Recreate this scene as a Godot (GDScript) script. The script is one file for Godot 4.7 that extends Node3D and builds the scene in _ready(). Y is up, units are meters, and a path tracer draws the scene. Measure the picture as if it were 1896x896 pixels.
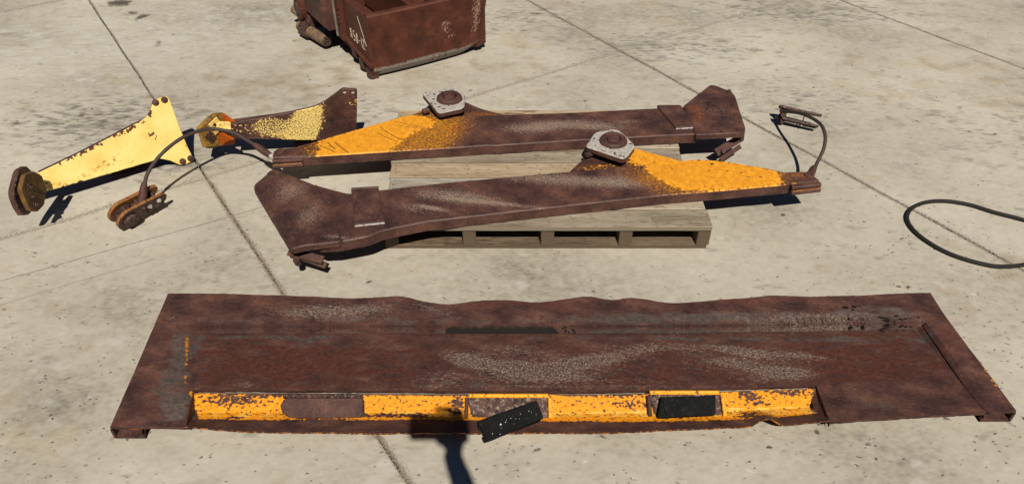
extends Node3D
# Steel machine parts laid out on a concrete yard in hard sunlight. Metres, y up.

var taken := {}
var NZ := []              # seamless noise fields, 512 x 512 bytes
var M := {}               # materials
var rng := RandomNumberGenerator.new()
const SUN := Vector3(-0.102, -0.787, -0.608)

func V(x, y) -> Vector2:
	return Vector2(x, y)

# ------------------------------------------------------------------ nodes
func numbered(called: String) -> String:
	var n: int = taken.get(called, -1) + 1
	taken[called] = n
	return called if n == 0 else "%s_%03d" % [called, n]

func thing(called: String, label: String, category: String, at: Vector3, group := "") -> Node3D:
	var o := Node3D.new()
	o.name = numbered(called)
	o.position = at
	o.set_meta("label", label)
	o.set_meta("category", category)
	if group != "":
		o.set_meta("group", group)
	add_child(o, true)
	return o

func where(o: Node) -> Vector3:
	var p := Vector3.ZERO
	while o != null and o != self:
		p += (o as Node3D).position
		o = o.get_parent()
	return p

func part(called: String, g: Geo, parent: Node, label := "") -> MeshInstance3D:
	var mi := MeshInstance3D.new()
	mi.name = called
	mi.mesh = g.mesh(where(parent))
	if label != "":
		mi.set_meta("label", label)
	parent.add_child(mi, true)
	return mi

# ------------------------------------------------------------------ geometry
class Geo:
	var tools := {}
	var smooth := true
	func st(m: Material) -> Array:
		if not tools.has(m):
			tools[m] = [PackedVector3Array(), PackedVector3Array(), PackedVector2Array()]
		return tools[m]
	func tri(m: Material, a: Vector3, b: Vector3, c: Vector3, na: Vector3, nb: Vector3, nc: Vector3, ua := Vector2.ZERO, ub := Vector2.ZERO, uc := Vector2.ZERO) -> void:
		var s: Array = st(m)
		if (b - a).cross(c - a).dot(na + nb + nc) > 0.0:
			var t := b; b = c; c = t
			t = nb; nb = nc; nc = t
			var u := ub; ub = uc; uc = u
		s[0].append(a); s[0].append(b); s[0].append(c)
		s[1].append(na); s[1].append(nb); s[1].append(nc)
		s[2].append(ua); s[2].append(ub); s[2].append(uc)
	func flat(m: Material, a: Vector3, b: Vector3, c: Vector3, out: Vector3, ua := Vector2.ZERO, ub := Vector2.ZERO, uc := Vector2.ZERO) -> void:
		var n := (b - a).cross(c - a)
		if n.length() < 1e-12:
			return
		n = n.normalized()
		if n.dot(out) < 0.0:
			n = -n
		tri(m, a, b, c, n, n, n, ua, ub, uc)
	func quad(m: Material, a: Vector3, b: Vector3, c: Vector3, d: Vector3, out: Vector3, r := Rect2(0, 0, 1, 1)) -> void:
		var f := func(p: Vector3) -> Vector2: return Vector2((p.x - r.position.x) / r.size.x, (p.z - r.position.y) / r.size.y)
		flat(m, a, b, c, out, f.call(a), f.call(b), f.call(c))
		flat(m, a, c, d, out, f.call(a), f.call(c), f.call(d))
	func mesh(origin: Vector3) -> ArrayMesh:
		var am := ArrayMesh.new()
		for m in tools:
			var s: Array = tools[m]
			var arr := []
			arr.resize(Mesh.ARRAY_MAX)
			var v := PackedVector3Array()
			v.resize(s[0].size())
			for i in v.size():
				v[i] = s[0][i] - origin
			arr[Mesh.ARRAY_VERTEX] = v
			arr[Mesh.ARRAY_NORMAL] = s[1]
			arr[Mesh.ARRAY_TEX_UV] = s[2]
			am.add_surface_from_arrays(Mesh.PRIMITIVE_TRIANGLES, arr)
			am.surface_set_material(am.get_surface_count() - 1, m)
		return am

func area2(p: PackedVector2Array) -> float:
	var s := 0.0
	for i in p.size():
		var q := p[(i + 1) % p.size()]
		s += p[i].x * q.y - q.x * p[i].y
	return s * 0.5

func inset(p: PackedVector2Array, d: float) -> PackedVector2Array:
	var o := PackedVector2Array()
	var sgn := 1.0 if area2(p) > 0.0 else -1.0
	var n := p.size()
	for i in n:
		var a := (p[i] - p[(i + n - 1) % n]).normalized()
		var b := (p[(i + 1) % n] - p[i]).normalized()
		var na := Vector2(-a.y, a.x) * sgn
		var nb := Vector2(-b.y, b.x) * sgn
		var m := (na + nb)
		if m.length() < 0.2:
			m = na
		m = m.normalized()
		o.append(p[i] + m * d / maxf(0.5, m.dot(na)))
	return o

# a flame-cut outline: short steps, each nudged a little, corners slightly rounded
func rough(pts: Array, step: float, amp: float, sd: int, corner := 0.006) -> PackedVector2Array:
	var r := RandomNumberGenerator.new()
	r.seed = sd
	var c := PackedVector2Array()
	var n := pts.size()
	for i in n:
		var a: Vector2 = pts[(i + n - 1) % n]
		var b: Vector2 = pts[i]
		var d: Vector2 = pts[(i + 1) % n]
		var t: float = minf(corner, minf(a.distance_to(b), b.distance_to(d)) * 0.4)
		if t < 0.001:
			c.append(b)
			continue
		var p0 := b + (a - b).normalized() * t
		var p1 := b + (d - b).normalized() * t
		c.append(p0)
		c.append((p0 + p1) * 0.25 + b * 0.5)
		c.append(p1)
	var o := PackedVector2Array()
	n = c.size()
	for i in n:
		var a := c[i]
		var b := c[(i + 1) % n]
		var k: int = maxi(1, int(a.distance_to(b) / step))
		for j in k:
			o.append(a.lerp(b, float(j) / k) + Vector2(r.randf_range(-amp, amp), r.randf_range(-amp, amp)))
	return o

func with_holes(p: PackedVector2Array, holes: Array) -> PackedVector2Array:
	var sgn := 1.0 if area2(p) > 0.0 else -1.0
	for h in holes:
		var c: Vector2 = h[0]
		var best := 0
		for i in p.size():
			if p[i].distance_to(c) < p[best].distance_to(c):
				best = i
		var a0 := (p[best] - c).angle()
		var o := PackedVector2Array()
		for i in best + 1:
			o.append(p[i])
		for k in 13:
			var a := a0 - sgn * TAU * k / 12.0
			if k == 12:
				a += sgn * 0.02
			o.append(c + Vector2(cos(a), sin(a)) * float(h[1]))
		var nx := p[(best + 1) % p.size()]
		o.append(p[best].lerp(nx, 0.02))
		for i in range(best + 1, p.size()):
			o.append(p[i])
		p = o
	return p

# a plate: outline in the x-z plane of xf (top at y1, underside at y0), its upper rim chamfered
func plate(g: Geo, top: Material, side: Material, pts: PackedVector2Array, y1: float, y0: float, bev := 0.002, xf := Transform3D.IDENTITY, r := Rect2(0, 0, 1, 1), holes := []) -> void:
	var inn := inset(pts, bev)
	var up := xf.basis.y.normalized()
	var capo := with_holes(inn, holes)
	var idx := Geometry2D.triangulate_polygon(capo)
	var capb := with_holes(pts, holes)
	var idb := Geometry2D.triangulate_polygon(capb)
	var nudge := RandomNumberGenerator.new()
	nudge.seed = pts.size()
	for attempt in 12:
		if not idb.is_empty():
			break
		var q := capb.duplicate()
		for i in q.size():
			q[i] += V(nudge.randf_range(-3e-4, 3e-4), nudge.randf_range(-3e-4, 3e-4))
		idb = Geometry2D.triangulate_polygon(q)
	if idx.is_empty() and capo.size() == capb.size():
		idx = idb
	for i in range(0, idx.size(), 3):
		var q := [capo[idx[i]], capo[idx[i + 1]], capo[idx[i + 2]]]
		var u := []
		for e in q:
			u.append((e - r.position) / r.size)
		g.flat(top, xf * Vector3(q[0].x, y1, q[0].y), xf * Vector3(q[1].x, y1, q[1].y), xf * Vector3(q[2].x, y1, q[2].y), up, u[0], u[1], u[2])
	for i in range(0, idb.size(), 3):
		var q := [capb[idb[i]], capb[idb[i + 1]], capb[idb[i + 2]]]
		g.flat(side, xf * Vector3(q[0].x, y0, q[0].y), xf * Vector3(q[1].x, y0, q[1].y), xf * Vector3(q[2].x, y0, q[2].y), -up)
	var n := pts.size()
	var sgn := 1.0 if area2(pts) > 0.0 else -1.0
	for i in n:
		var j := (i + 1) % n
		var e := (pts[j] - pts[i]).normalized()
		var on := Vector2(e.y, -e.x) * sgn
		var out := xf.basis * Vector3(on.x, 0, on.y)
		var a := xf * Vector3(pts[i].x, y1 - bev, pts[i].y)
		var b := xf * Vector3(pts[j].x, y1 - bev, pts[j].y)
		var c := xf * Vector3(pts[j].x, y0, pts[j].y)
		var d := xf * Vector3(pts[i].x, y0, pts[i].y)
		g.flat(side, a, b, c, out)
		g.flat(side, a, c, d, out)
		var a2 := xf * Vector3(inn[i].x, y1, inn[i].y)
		var b2 := xf * Vector3(inn[j].x, y1, inn[j].y)
		var ua := (inn[i] - r.position) / r.size
		var ub := (inn[j] - r.position) / r.size
		g.flat(top, a, b, b2, out + up, ua, ub, ub)
		g.flat(top, a, b2, a2, out + up, ua, ub, ua)
	for h in holes:
		for k in 12:
			var a0 := TAU * k / 12.0
			var a1 := TAU * (k + 1) / 12.0
			var p0: Vector2 = h[0] + Vector2(cos(a0), sin(a0)) * float(h[1])
			var p1: Vector2 = h[0] + Vector2(cos(a1), sin(a1)) * float(h[1])
			var mid: Vector2 = h[0] - (p0 + p1) * 0.5
			var out := xf.basis * Vector3(mid.x, 0, mid.y)
			g.flat(side, xf * Vector3(p0.x, y1, p0.y), xf * Vector3(p1.x, y1, p1.y), xf * Vector3(p1.x, y0, p1.y), out)
			g.flat(side, xf * Vector3(p0.x, y1, p0.y), xf * Vector3(p1.x, y0, p1.y), xf * Vector3(p0.x, y0, p0.y), out)

func rectangle(w: float, d: float) -> PackedVector2Array:
	return PackedVector2Array([V(-w / 2, -d / 2), V(w / 2, -d / 2), V(w / 2, d / 2), V(-w / 2, d / 2)])

func ngon(k: int, r: float, a0 := 0.0, c := Vector2.ZERO) -> PackedVector2Array:
	var o := PackedVector2Array()
	for i in k:
		o.append(c + Vector2(cos(a0 + TAU * i / k), sin(a0 + TAU * i / k)) * r)
	return o

# a bar with chamfered ends and edges: centre, size, frame
func bar(g: Geo, m: Material, size: Vector3, xf: Transform3D, bev := 0.002, top: Material = null, r := Rect2(0, 0, 1, 1)) -> void:
	plate(g, m if top == null else top, m, rectangle(size.x, size.z), size.y / 2, -size.y / 2, bev, xf, r)

func frame(at: Vector3, x: Vector3, y: Vector3) -> Transform3D:
	x = x.normalized()
	var z := x.cross(y).normalized()
	y = z.cross(x).normalized()
	return Transform3D(Basis(x, y, z), at)

func lathe(g: Geo, m: Material, prof: Array, xf: Transform3D, k := 24) -> void:
	# prof: Vector2(radius, height along y); hard edges between segments
	for i in prof.size() - 1:
		var p: Vector2 = prof[i]
		var q: Vector2 = prof[i + 1]
		var e := (q - p)
		if e.length() < 1e-7:
			continue
		var nn := Vector2(e.y, -e.x).normalized()
		for j in k:
			var a := TAU * j / k
			var b := TAU * (j + 1) / k
			var ca := Vector3(cos(a), 0, sin(a))
			var cb := Vector3(cos(b), 0, sin(b))
			var na := (xf.basis * (ca * nn.x + Vector3(0, nn.y, 0))).normalized()
			var nb := (xf.basis * (cb * nn.x + Vector3(0, nn.y, 0))).normalized()
			var A := xf * (ca * p.x + Vector3(0, p.y, 0))
			var B := xf * (cb * p.x + Vector3(0, p.y, 0))
			var C := xf * (cb * q.x + Vector3(0, q.y, 0))
			var D := xf * (ca * q.x + Vector3(0, q.y, 0))
			var u0 := float(j) / k
			var u1 := float(j + 1) / k
			if p.x > 1e-6:
				g.tri(m, A, B, C, na, nb, nb, V(u0, 0), V(u1, 0), V(u1, 1))
			if q.x > 1e-6:
				g.tri(m, A, C, D, na, nb, na, V(u0, 0), V(u1, 1), V(u0, 1))

func spline(pts: Array, per: int) -> PackedVector3Array:
	var o := PackedVector3Array()
	var n := pts.size()
	for i in n - 1:
		var p0: Vector3 = pts[maxi(i - 1, 0)]
		var p1: Vector3 = pts[i]
		var p2: Vector3 = pts[i + 1]
		var p3: Vector3 = pts[mini(i + 2, n - 1)]
		for j in per:
			o.append(p1.cubic_interpolate(p2, p0, p3, float(j) / per))
	o.append(pts[n - 1])
	return o

# swept tube; rad is one number or one radius per point; twist > 0 gives the lay of a wire rope
func tube(g: Geo, m: Material, p: PackedVector3Array, rad, k := 12, lay := 0.0, strands := 6) -> void:
	var n := p.size()
	var up := Vector3(0, 1, 0.013)
	var rings := []
	var norms := []
	var s := 0.0
	for i in n:
		var t := (p[mini(i + 1, n - 1)] - p[maxi(i - 1, 0)]).normalized()
		var x := up.cross(t).normalized()
		up = t.cross(x).normalized()
		if i > 0:
			s += p[i].distance_to(p[i - 1])
		var r: float = rad[i] if rad is Array or rad is PackedFloat32Array else rad
		var ring := PackedVector3Array()
		var nr := PackedVector3Array()
		for j in k:
			var a := TAU * j / k
			var d := x * cos(a) + up * sin(a)
			var rr := r
			if lay > 0.0:
				rr *= 0.9 + 0.1 * absf(cos((a + s / lay * TAU) * strands * 0.5))
			ring.append(p[i] + d * rr)
			nr.append(d)
		rings.append(ring)
		norms.append(nr)
	for i in n - 1:
		for j in k:
			var l := (j + 1) % k
			var u0 := float(i) / n
			g.tri(m, rings[i][j], rings[i][l], rings[i + 1][l], norms[i][j], norms[i][l], norms[i + 1][l], V(u0, 0), V(u0, 1), V(u0, 1))
			g.tri(m, rings[i][j], rings[i + 1][l], rings[i + 1][j], norms[i][j], norms[i + 1][l], norms[i + 1][j], V(u0, 0), V(u0, 1), V(u0, 1))
	for e in [0, n - 1]:
		var t := (p[1] - p[0]) * -1.0 if e == 0 else p[n - 1] - p[n - 2]
		for j in k:
			g.flat(m, p[e], rings[e][j], rings[e][(j + 1) % k], t)

# hexagon-headed bolt with a washer, standing on xf's origin along xf's y
func bolt(g: Geo, m: Material, xf: Transform3D, r := 0.011, h := 0.009, washer := 1.6) -> void:
	lathe(g, m, [V(0, 0.003), V(r * washer - 0.001, 0.003), V(r * washer, 0.002), V(r * washer, -0.002)], xf, 16)
	plate(g, m, m, ngon(6, r, 0.4), h, 0.002, 0.0015, xf)
	lathe(g, m, [V(0, h + 0.004), V(r * 0.5, h + 0.004), V(r * 0.55, h + 0.003), V(r * 0.55, h - 0.001)], xf, 12)

# ------------------------------------------------------------------ textures
func noise(sd: int, freq: float, oct: int, kind := FastNoiseLite.TYPE_SIMPLEX_SMOOTH) -> PackedByteArray:
	var n := FastNoiseLite.new()
	n.seed = sd
	n.noise_type = kind
	n.frequency = freq
	n.fractal_octaves = oct
	n.fractal_gain = 0.55
	if oct == 1:
		n.fractal_type = FastNoiseLite.FRACTAL_NONE
	var im := n.get_seamless_image(512, 512)
	im.convert(Image.FORMAT_L8)
	return im.get_data()

func lut(cols: Array) -> PackedByteArray:
	var o := PackedByteArray()
	o.resize(768)
	for i in 256:
		var t := i / 255.0 * (cols.size() - 1)
		var k := mini(int(t), cols.size() - 2)
		var c: Color = (cols[k] as Color).lerp(cols[k + 1], t - k)
		o[i * 3] = int(clampf(c.r, 0, 1) * 255)
		o[i * 3 + 1] = int(clampf(c.g, 0, 1) * 255)
		o[i * 3 + 2] = int(clampf(c.b, 0, 1) * 255)
	return o

# where something lies on a surface: polygons and soft blobs in metres, rasterised small and enlarged
func mask(w: int, h: int, r: Rect2, base: float, shapes: Array, div := 4, blur := 0.0) -> PackedByteArray:
	var mw := w / div
	var mh := h / div
	var f := PackedFloat32Array()
	f.resize(mw * mh)
	f.fill(base)
	for s in shapes:
		if s[0] is Array:
			var poly := PackedVector2Array()
			for p in s[0]:
				poly.append(V((p.x - r.position.x) / r.size.x * mw, (p.y - r.position.y) / r.size.y * mh))
			var lo := poly[0]
			var hi := poly[0]
			for p in poly:
				lo = lo.min(p)
				hi = hi.max(p)
			for y in range(maxi(0, int(lo.y)), mini(mh, int(hi.y) + 1)):
				for x in range(maxi(0, int(lo.x)), mini(mw, int(hi.x) + 1)):
					if Geometry2D.is_point_in_polygon(V(x + 0.5, y + 0.5), poly):
						f[y * mw + x] = s[1]
		else:
			var cx: float = (s[0] - r.position.x) / r.size.x * mw
			var cy: float = (s[1] - r.position.y) / r.size.y * mh
			var rx: float = s[2] / r.size.x * mw
			var ry: float = s[3] / r.size.y * mh
			var ang: float = s[5] if s.size() > 5 else 0.0
			var ca := cos(ang)
			var sa := sin(ang)
			var ex := maxf(rx, ry * r.size.x / r.size.y * mh / mw) if ang != 0.0 else rx
			var big := maxf(s[2], s[3])
			ex = big / r.size.x * mw if ang != 0.0 else rx
			var ey: float = big / r.size.y * mh if ang != 0.0 else ry
			for y in range(maxi(0, int(cy - ey)), mini(mh, int(cy + ey) + 1)):
				for x in range(maxi(0, int(cx - ex)), mini(mw, int(cx + ex) + 1)):
					var mx: float = (x + 0.5 - cx) * r.size.x / mw
					var my: float = (y + 0.5 - cy) * r.size.y / mh
					var ux: float = (mx * ca + my * sa) / s[2]
					var uy: float = (my * ca - mx * sa) / s[3]
					var d := 1.0 - ux * ux - uy * uy
					if d > 0.0:
						f[y * mw + x] += s[4] * d * d
	if blur > 0.0:
		for pass_ in 2:
			var kx := int(blur / r.size.x * mw)
			var ky := int(blur / r.size.y * mh)
			var o := f.duplicate()
			for y in mh:
				var acc := 0.0
				for x in range(-kx, kx + 1):
					acc += f[y * mw + clampi(x, 0, mw - 1)]
				for x in mw:
					o[y * mw + x] = acc / (2 * kx + 1)
					acc += f[y * mw + mini(x + kx + 1, mw - 1)] - f[y * mw + maxi(x - kx, 0)]
			for x in mw:
				var acc := 0.0
				for y in range(-ky, ky + 1):
					acc += o[clampi(y, 0, mh - 1) * mw + x]
				for y in mh:
					f[y * mw + x] = acc / (2 * ky + 1)
					acc += o[mini(y + ky + 1, mh - 1) * mw + x] - o[maxi(y - ky, 0) * mw + x]
	var b := PackedByteArray()
	b.resize(mw * mh)
	for i in f.size():
		b[i] = int(clampf(f[i], 0.0, 1.0) * 255.0)
	var im := Image.create_from_data(mw, mh, false, Image.FORMAT_L8, b)
	im.resize(w, h, Image.INTERPOLATE_CUBIC)
	return im.get_data()

# layered skin. Every layer: [mask bytes, noise number, x scale, y scale, noise share, hardness, colours, lift]
func skin(w: int, h: int, base: PackedByteArray, bn: Array, layers: Array) -> Array:
	var rgb := PackedByteArray()
	rgb.resize(w * h * 3)
	var hh := PackedByteArray()
	hh.resize(w * h)
	var n0: PackedByteArray = NZ[bn[0]]
	var n1: PackedByteArray = NZ[bn[1]]
	var n4: PackedByteArray = NZ[4]
	var sx0: int = int(bn[2] * 256)
	var sx1: int = int(bn[3] * 256)
	var asp: float = bn[4]
	var con: int = int(bn[5] * 256) if bn.size() > 5 else 310
	var i := 0
	for y in h:
		var r0: int = ((int(y * sx0 * asp) >> 8) & 511) << 9
		var r1: int = ((int(y * sx1 * asp) >> 8) & 511) << 9
		var r4: int = ((y * 3 >> 2) & 511) << 9
		for x in w:
			var q := n1[r1 + (((x * sx1) >> 8) & 511)]
			var v := clampi(((n0[r0 + (((x * sx0) >> 8) & 511)] * 5 + q * 2 + n4[r4 + ((x * 3 >> 2) & 511)] - 1024) * con >> 11) + 128, 0, 255) * 3
			rgb[i * 3] = base[v]
			rgb[i * 3 + 1] = base[v + 1]
			rgb[i * 3 + 2] = base[v + 2]
			hh[i] = 96 + (q >> 2)
			i += 1
	for L in layers:
		var mk: PackedByteArray = L[0]
		var nn: PackedByteArray = NZ[L[1]]
		var sx: int = int(L[2] * 256)
		var sy: int = int(L[3] * 256)
		var amp: int = int(L[4] * 256)
		var gain: int = int(L[5] * 256)
		var col: PackedByteArray = L[6]
		var lift: int = L[7]
		i = 0
		for y in h:
			var r: int = (((y * sy) >> 8) & 511) << 9
			for x in w:
				var mv := mk[i]
				if mv > 2:
					var nv := nn[r + (((x * sx) >> 8) & 511)]
					var a := ((mv - 128 + (((nv - 128) * amp) >> 8)) * gain) >> 8
					if a > 0:
						if a > 128:
							a = 128
						var c := n1[(r + (((x * 307) >> 8) & 511))] * 3
						var k := i * 3
						rgb[k] += ((col[c] - rgb[k]) * a) >> 7
						rgb[k + 1] += ((col[c + 1] - rgb[k + 1]) * a) >> 7
						rgb[k + 2] += ((col[c + 2] - rgb[k + 2]) * a) >> 7
						hh[i] = clampi(hh[i] + ((lift * a) >> 7), 0, 255)
				i += 1
	return [rgb, hh]

func skin_material(w: int, h: int, s: Array, rough_: float, relief: float, metal := 0.0) -> StandardMaterial3D:
	var m := StandardMaterial3D.new()
	m.albedo_texture = ImageTexture.create_from_image(Image.create_from_data(w, h, false, Image.FORMAT_RGB8, s[0]))
	m.roughness = rough_
	m.metallic = metal
	m.metallic_specular = 0.35
	m.heightmap_enabled = true
	m.heightmap_texture = ImageTexture.create_from_image(Image.create_from_data(w, h, false, Image.FORMAT_L8, s[1]))
	m.heightmap_scale = relief
	m.heightmap_flip_texture = false
	return m

func tile_material(s: Array, size: float, rough_: float, relief: float) -> StandardMaterial3D:
	var m := skin_material(512, 512, s, rough_, relief)
	m.uv1_triplanar = true
	m.uv1_world_triplanar = true
	m.uv1_scale = Vector3.ONE / size
	return m

func plain(c: Color, rough_: float, metal := 0.0) -> StandardMaterial3D:
	var m := StandardMaterial3D.new()
	m.albedo_color = c
	m.roughness = rough_
	m.metallic = metal
	return m

func hexc(s: String) -> Color:
	return Color.html(s)

var RUST: PackedByteArray
var YELLOW: PackedByteArray
var PALE: PackedByteArray
var CREAM: PackedByteArray
var ORANGE: PackedByteArray
var TAR: PackedByteArray
var REDRUST: PackedByteArray

func prepare() -> void:
	NZ = [noise(11, 0.008, 5), noise(23, 0.05, 4), noise(37, 0.11, 2), noise(41, 0.03, 1, FastNoiseLite.TYPE_CELLULAR), noise(53, 0.2, 1), noise(67, 0.018, 4)]
	RUST = lut([hexc("241918"), hexc("3a2725"), hexc("4b332e"), hexc("5f4138"), hexc("785444")])
	REDRUST = lut([hexc("321b14"), hexc("48271d"), hexc("573024"), hexc("6b412d")])
	YELLOW = lut([hexc("da8c1c"), hexc("eda028"), hexc("f5ad33"), hexc("f9ba47")])
	CREAM = lut([hexc("d3b160"), hexc("e4c674"), hexc("e9cf82"), hexc("ecd58d")])
	PALE = lut([hexc("76675c"), hexc("948679"), hexc("aca097")])
	ORANGE = lut([hexc("6d4022"), hexc("8d5328"), hexc("a8682f")])
	TAR = lut([hexc("0f0c0c"), hexc("1a1413"), hexc("241b19")])
	var full := PackedByteArray()
	full.resize(512 * 512)
	full.fill(128)
	var less := full.duplicate()
	less.fill(86)
	M.rust = tile_material(skin(512, 512, RUST, [0, 1, 1.0, 1.0, 1.0], [[less, 1, 1.0, 1.0, 1.0, 1.2, lut([hexc("5f3724"), hexc("74452c")]), 6], [less, 2, 1.0, 1.0, 0.85, 1.2, PALE, 10]]), 0.5, 0.62, 0.12)
	M.redrust = tile_material(skin(512, 512, REDRUST, [0, 1, 1.0, 1.0, 1.0], [[less, 1, 1.0, 1.0, 1.1, 2.0, RUST, 6], [less, 2, 1.0, 1.0, 0.75, 2.0, PALE, 8]]), 0.6, 0.62, 0.12)
	M.orange_paint_bounce = tile_material(skin(512, 512, lut([hexc("8a3a0c"), hexc("a84c10"), hexc("bb5c16")]), [0, 1, 1.0, 1.0, 1.0], [[less, 1, 1.0, 1.0, 1.4, 4.0, RUST, -30]]), 0.4, 0.5, 0.1)  # deep orange: light bounced off yellow paint is put into the colour
	M.yellow = tile_material(skin(512, 512, YELLOW, [0, 1, 1.0, 1.0, 1.0], [[less, 1, 1.0, 1.0, 1.6, 4.0, RUST, -30]]), 0.45, 0.5, 0.1)
	M.cream = tile_material(skin(512, 512, CREAM, [0, 1, 1.0, 1.0, 1.0], [[less, 1, 1.0, 1.0, 1.6, 4.0, RUST, -30]]), 0.45, 0.5, 0.1)
	M.dirty_cream = tile_material(skin(512, 512, lut([hexc("5e4520"), hexc("7d5e28"), hexc("967434"), hexc("b39048")]), [0, 1, 1.0, 1.0, 1.0], [[less, 1, 0.6, 0.6, 1.4, 2.5, RUST, -20], [less, 5, 1.5, 1.5, 1.2, 2.0, TAR, 4]]), 0.35, 0.6, 0.1)
	M.greased = tile_material(skin(512, 512, RUST, [0, 1, 1.0, 1.0, 1.0], [[full, 5, 2.0, 2.0, 1.6, 2.0, TAR, 8], [less, 1, 1.0, 1.0, 1.5, 2.0, PALE, 8]]), 0.25, 0.5, 0.2)
	M.grey_steel = tile_material(skin(512, 512, lut([hexc("807c77"), hexc("a19d98"), hexc("b4b1ad"), hexc("c5c2be")]), [5, 1, 1.0, 1.0, 1.0], [[less, 5, 2.0, 2.0, 1.0, 1.5, lut([hexc("7c5a45"), hexc("96765e")]), 10], [less, 5, 1.0, 1.0, 1.1, 3.0, RUST, 14]]), 0.3, 0.55, 0.1)
	M.flange = tile_material(skin(512, 512, lut([hexc("3a2a1a"), hexc("553d22"), hexc("70522a"), hexc("8f6d36")]), [0, 1, 1.0, 1.0, 1.0], [[less, 1, 0.6, 0.6, 1.4, 2.0, RUST, -20]]), 0.35, 0.6, 0.1)  # dark golden brown for the inner flange, its shade put into the colour
	M.lip = tile_material(skin(512, 512, RUST, [0, 1, 1.0, 1.0, 1.0], [[full, 1, 1.0, 1.0, 1.6, 3.0, lut([hexc("a8601c"), hexc("c8842c")]), 20]]), 0.4, 0.55, 0.1)
	M.tar = plain(hexc("1a1412"), 0.8)
	M.worn = tile_material(skin(512, 512, lut([hexc("4c4540"), hexc("6f6862"), hexc("857e77"), hexc("979088")]), [0, 1, 1.0, 1.0, 1.0], [[less, 5, 2.0, 2.0, 1.2, 1.5, RUST, 10], [less, 1, 1.0, 2.0, 1.2, 2.0, PALE, 8]]), 0.3, 0.55, 0.1)
	M.pad = tile_material(skin(512, 512, RUST, [0, 1, 1.0, 1.0, 1.0], [[less, 5, 2.0, 2.0, 1.8, 2.0, lut([hexc("7d6a5c"), hexc("a39184")]), 10], [less, 5, 1.0, 1.0, 1.5, 2.0, TAR, 10]]), 0.3, 0.5, 0.14)
	M.wire = plain(hexc("3a2d29"), 0.7)
	M.white = plain(hexc("d8d4cc"), 0.7)
	M.chalk = plain(hexc("d9c9b4"), 0.9)
	M.tan_orange = tile_material(skin(512, 512, lut([hexc("6e4526"), hexc("8f5f33"), hexc("a87844")]), [0, 1, 1.0, 1.0, 1.0], [[less, 5, 2.0, 2.0, 1.5, 3.0, RUST, 14]]), 0.3, 0.5, 0.12)
	M.rubber = tile_material(skin(512, 512, lut([hexc("0f1011"), hexc("151617"), hexc("1c1d1e")]), [0, 1, 1.0, 1.0, 1.0], [[less, 5, 1.0, 1.0, 1.4, 0.7, lut([hexc("3a3733"), hexc("4d4943")]), 6]]), 0.25, 0.75, 0.06)
	M.rubber.metallic_specular = 0.2
	M.hose = plain(hexc("262423"), 0.65)
	M.hose.metallic_specular = 0.3
	M.tan_steel = tile_material(skin(512, 512, lut([hexc("4e3f33"), hexc("7a6550"), hexc("95806a")]), [0, 1, 1.0, 1.0, 1.0], [[less, 5, 2.0, 2.0, 1.5, 3.0, RUST, 14]]), 0.3, 0.55, 0.12)

# ------------------------------------------------------------------ scene
func _ready() -> void:
	rng.seed = 7
	# camera
	var cam := Camera3D.new()
	cam.position = Vector3(0, 1.78, 0)
	cam.rotation_degrees = Vector3(-39, 0, 0)
	cam.fov = 35.37
	cam.near = 0.02
	cam.far = 500.0
	add_child(cam)
	cam.current = true
	# sky and sun
	var env := Environment.new()
	env.background_mode = Environment.BG_SKY
	var sm := ProceduralSkyMaterial.new()
	sm.sky_top_color = Color(0.33, 0.43, 0.6)
	sm.sky_horizon_color = Color(0.52, 0.66, 0.84)
	sm.sky_curve = 0.12
	sm.ground_horizon_color = Color(0.52, 0.6, 0.68)
	sm.ground_bottom_color = Color(0.3, 0.29, 0.27)
	sm.sun_angle_max = 1.0
	var sky := Sky.new()
	sky.sky_material = sm
	env.sky = sky
	env.background_energy_multiplier = 0.25
	env.tonemap_mode = Environment.TONE_MAPPER_LINEAR
	env.tonemap_exposure = 1.05
	env.sdfgi_enabled = true
	env.ssao_enabled = true
	env.ssil_enabled = true
	var we := WorldEnvironment.new()
	we.environment = env
	add_child(we)
	var sun := DirectionalLight3D.new()
	sun.light_energy = 1.6
	sun.light_color = Color(1.0, 0.966, 0.903)
	sun.light_angular_distance = 0.5
	sun.shadow_enabled = true
	add_child(sun)
	sun.look_at_from_position(Vector3.ZERO, SUN, Vector3.UP)

	prepare()
	build_ground()
	build_blade()
	build_pallet()
	build_near_arm()
	build_far_arm()
	build_brackets()
	build_cables()
	build_hose()
	build_bucket()
	build_person()

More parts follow.
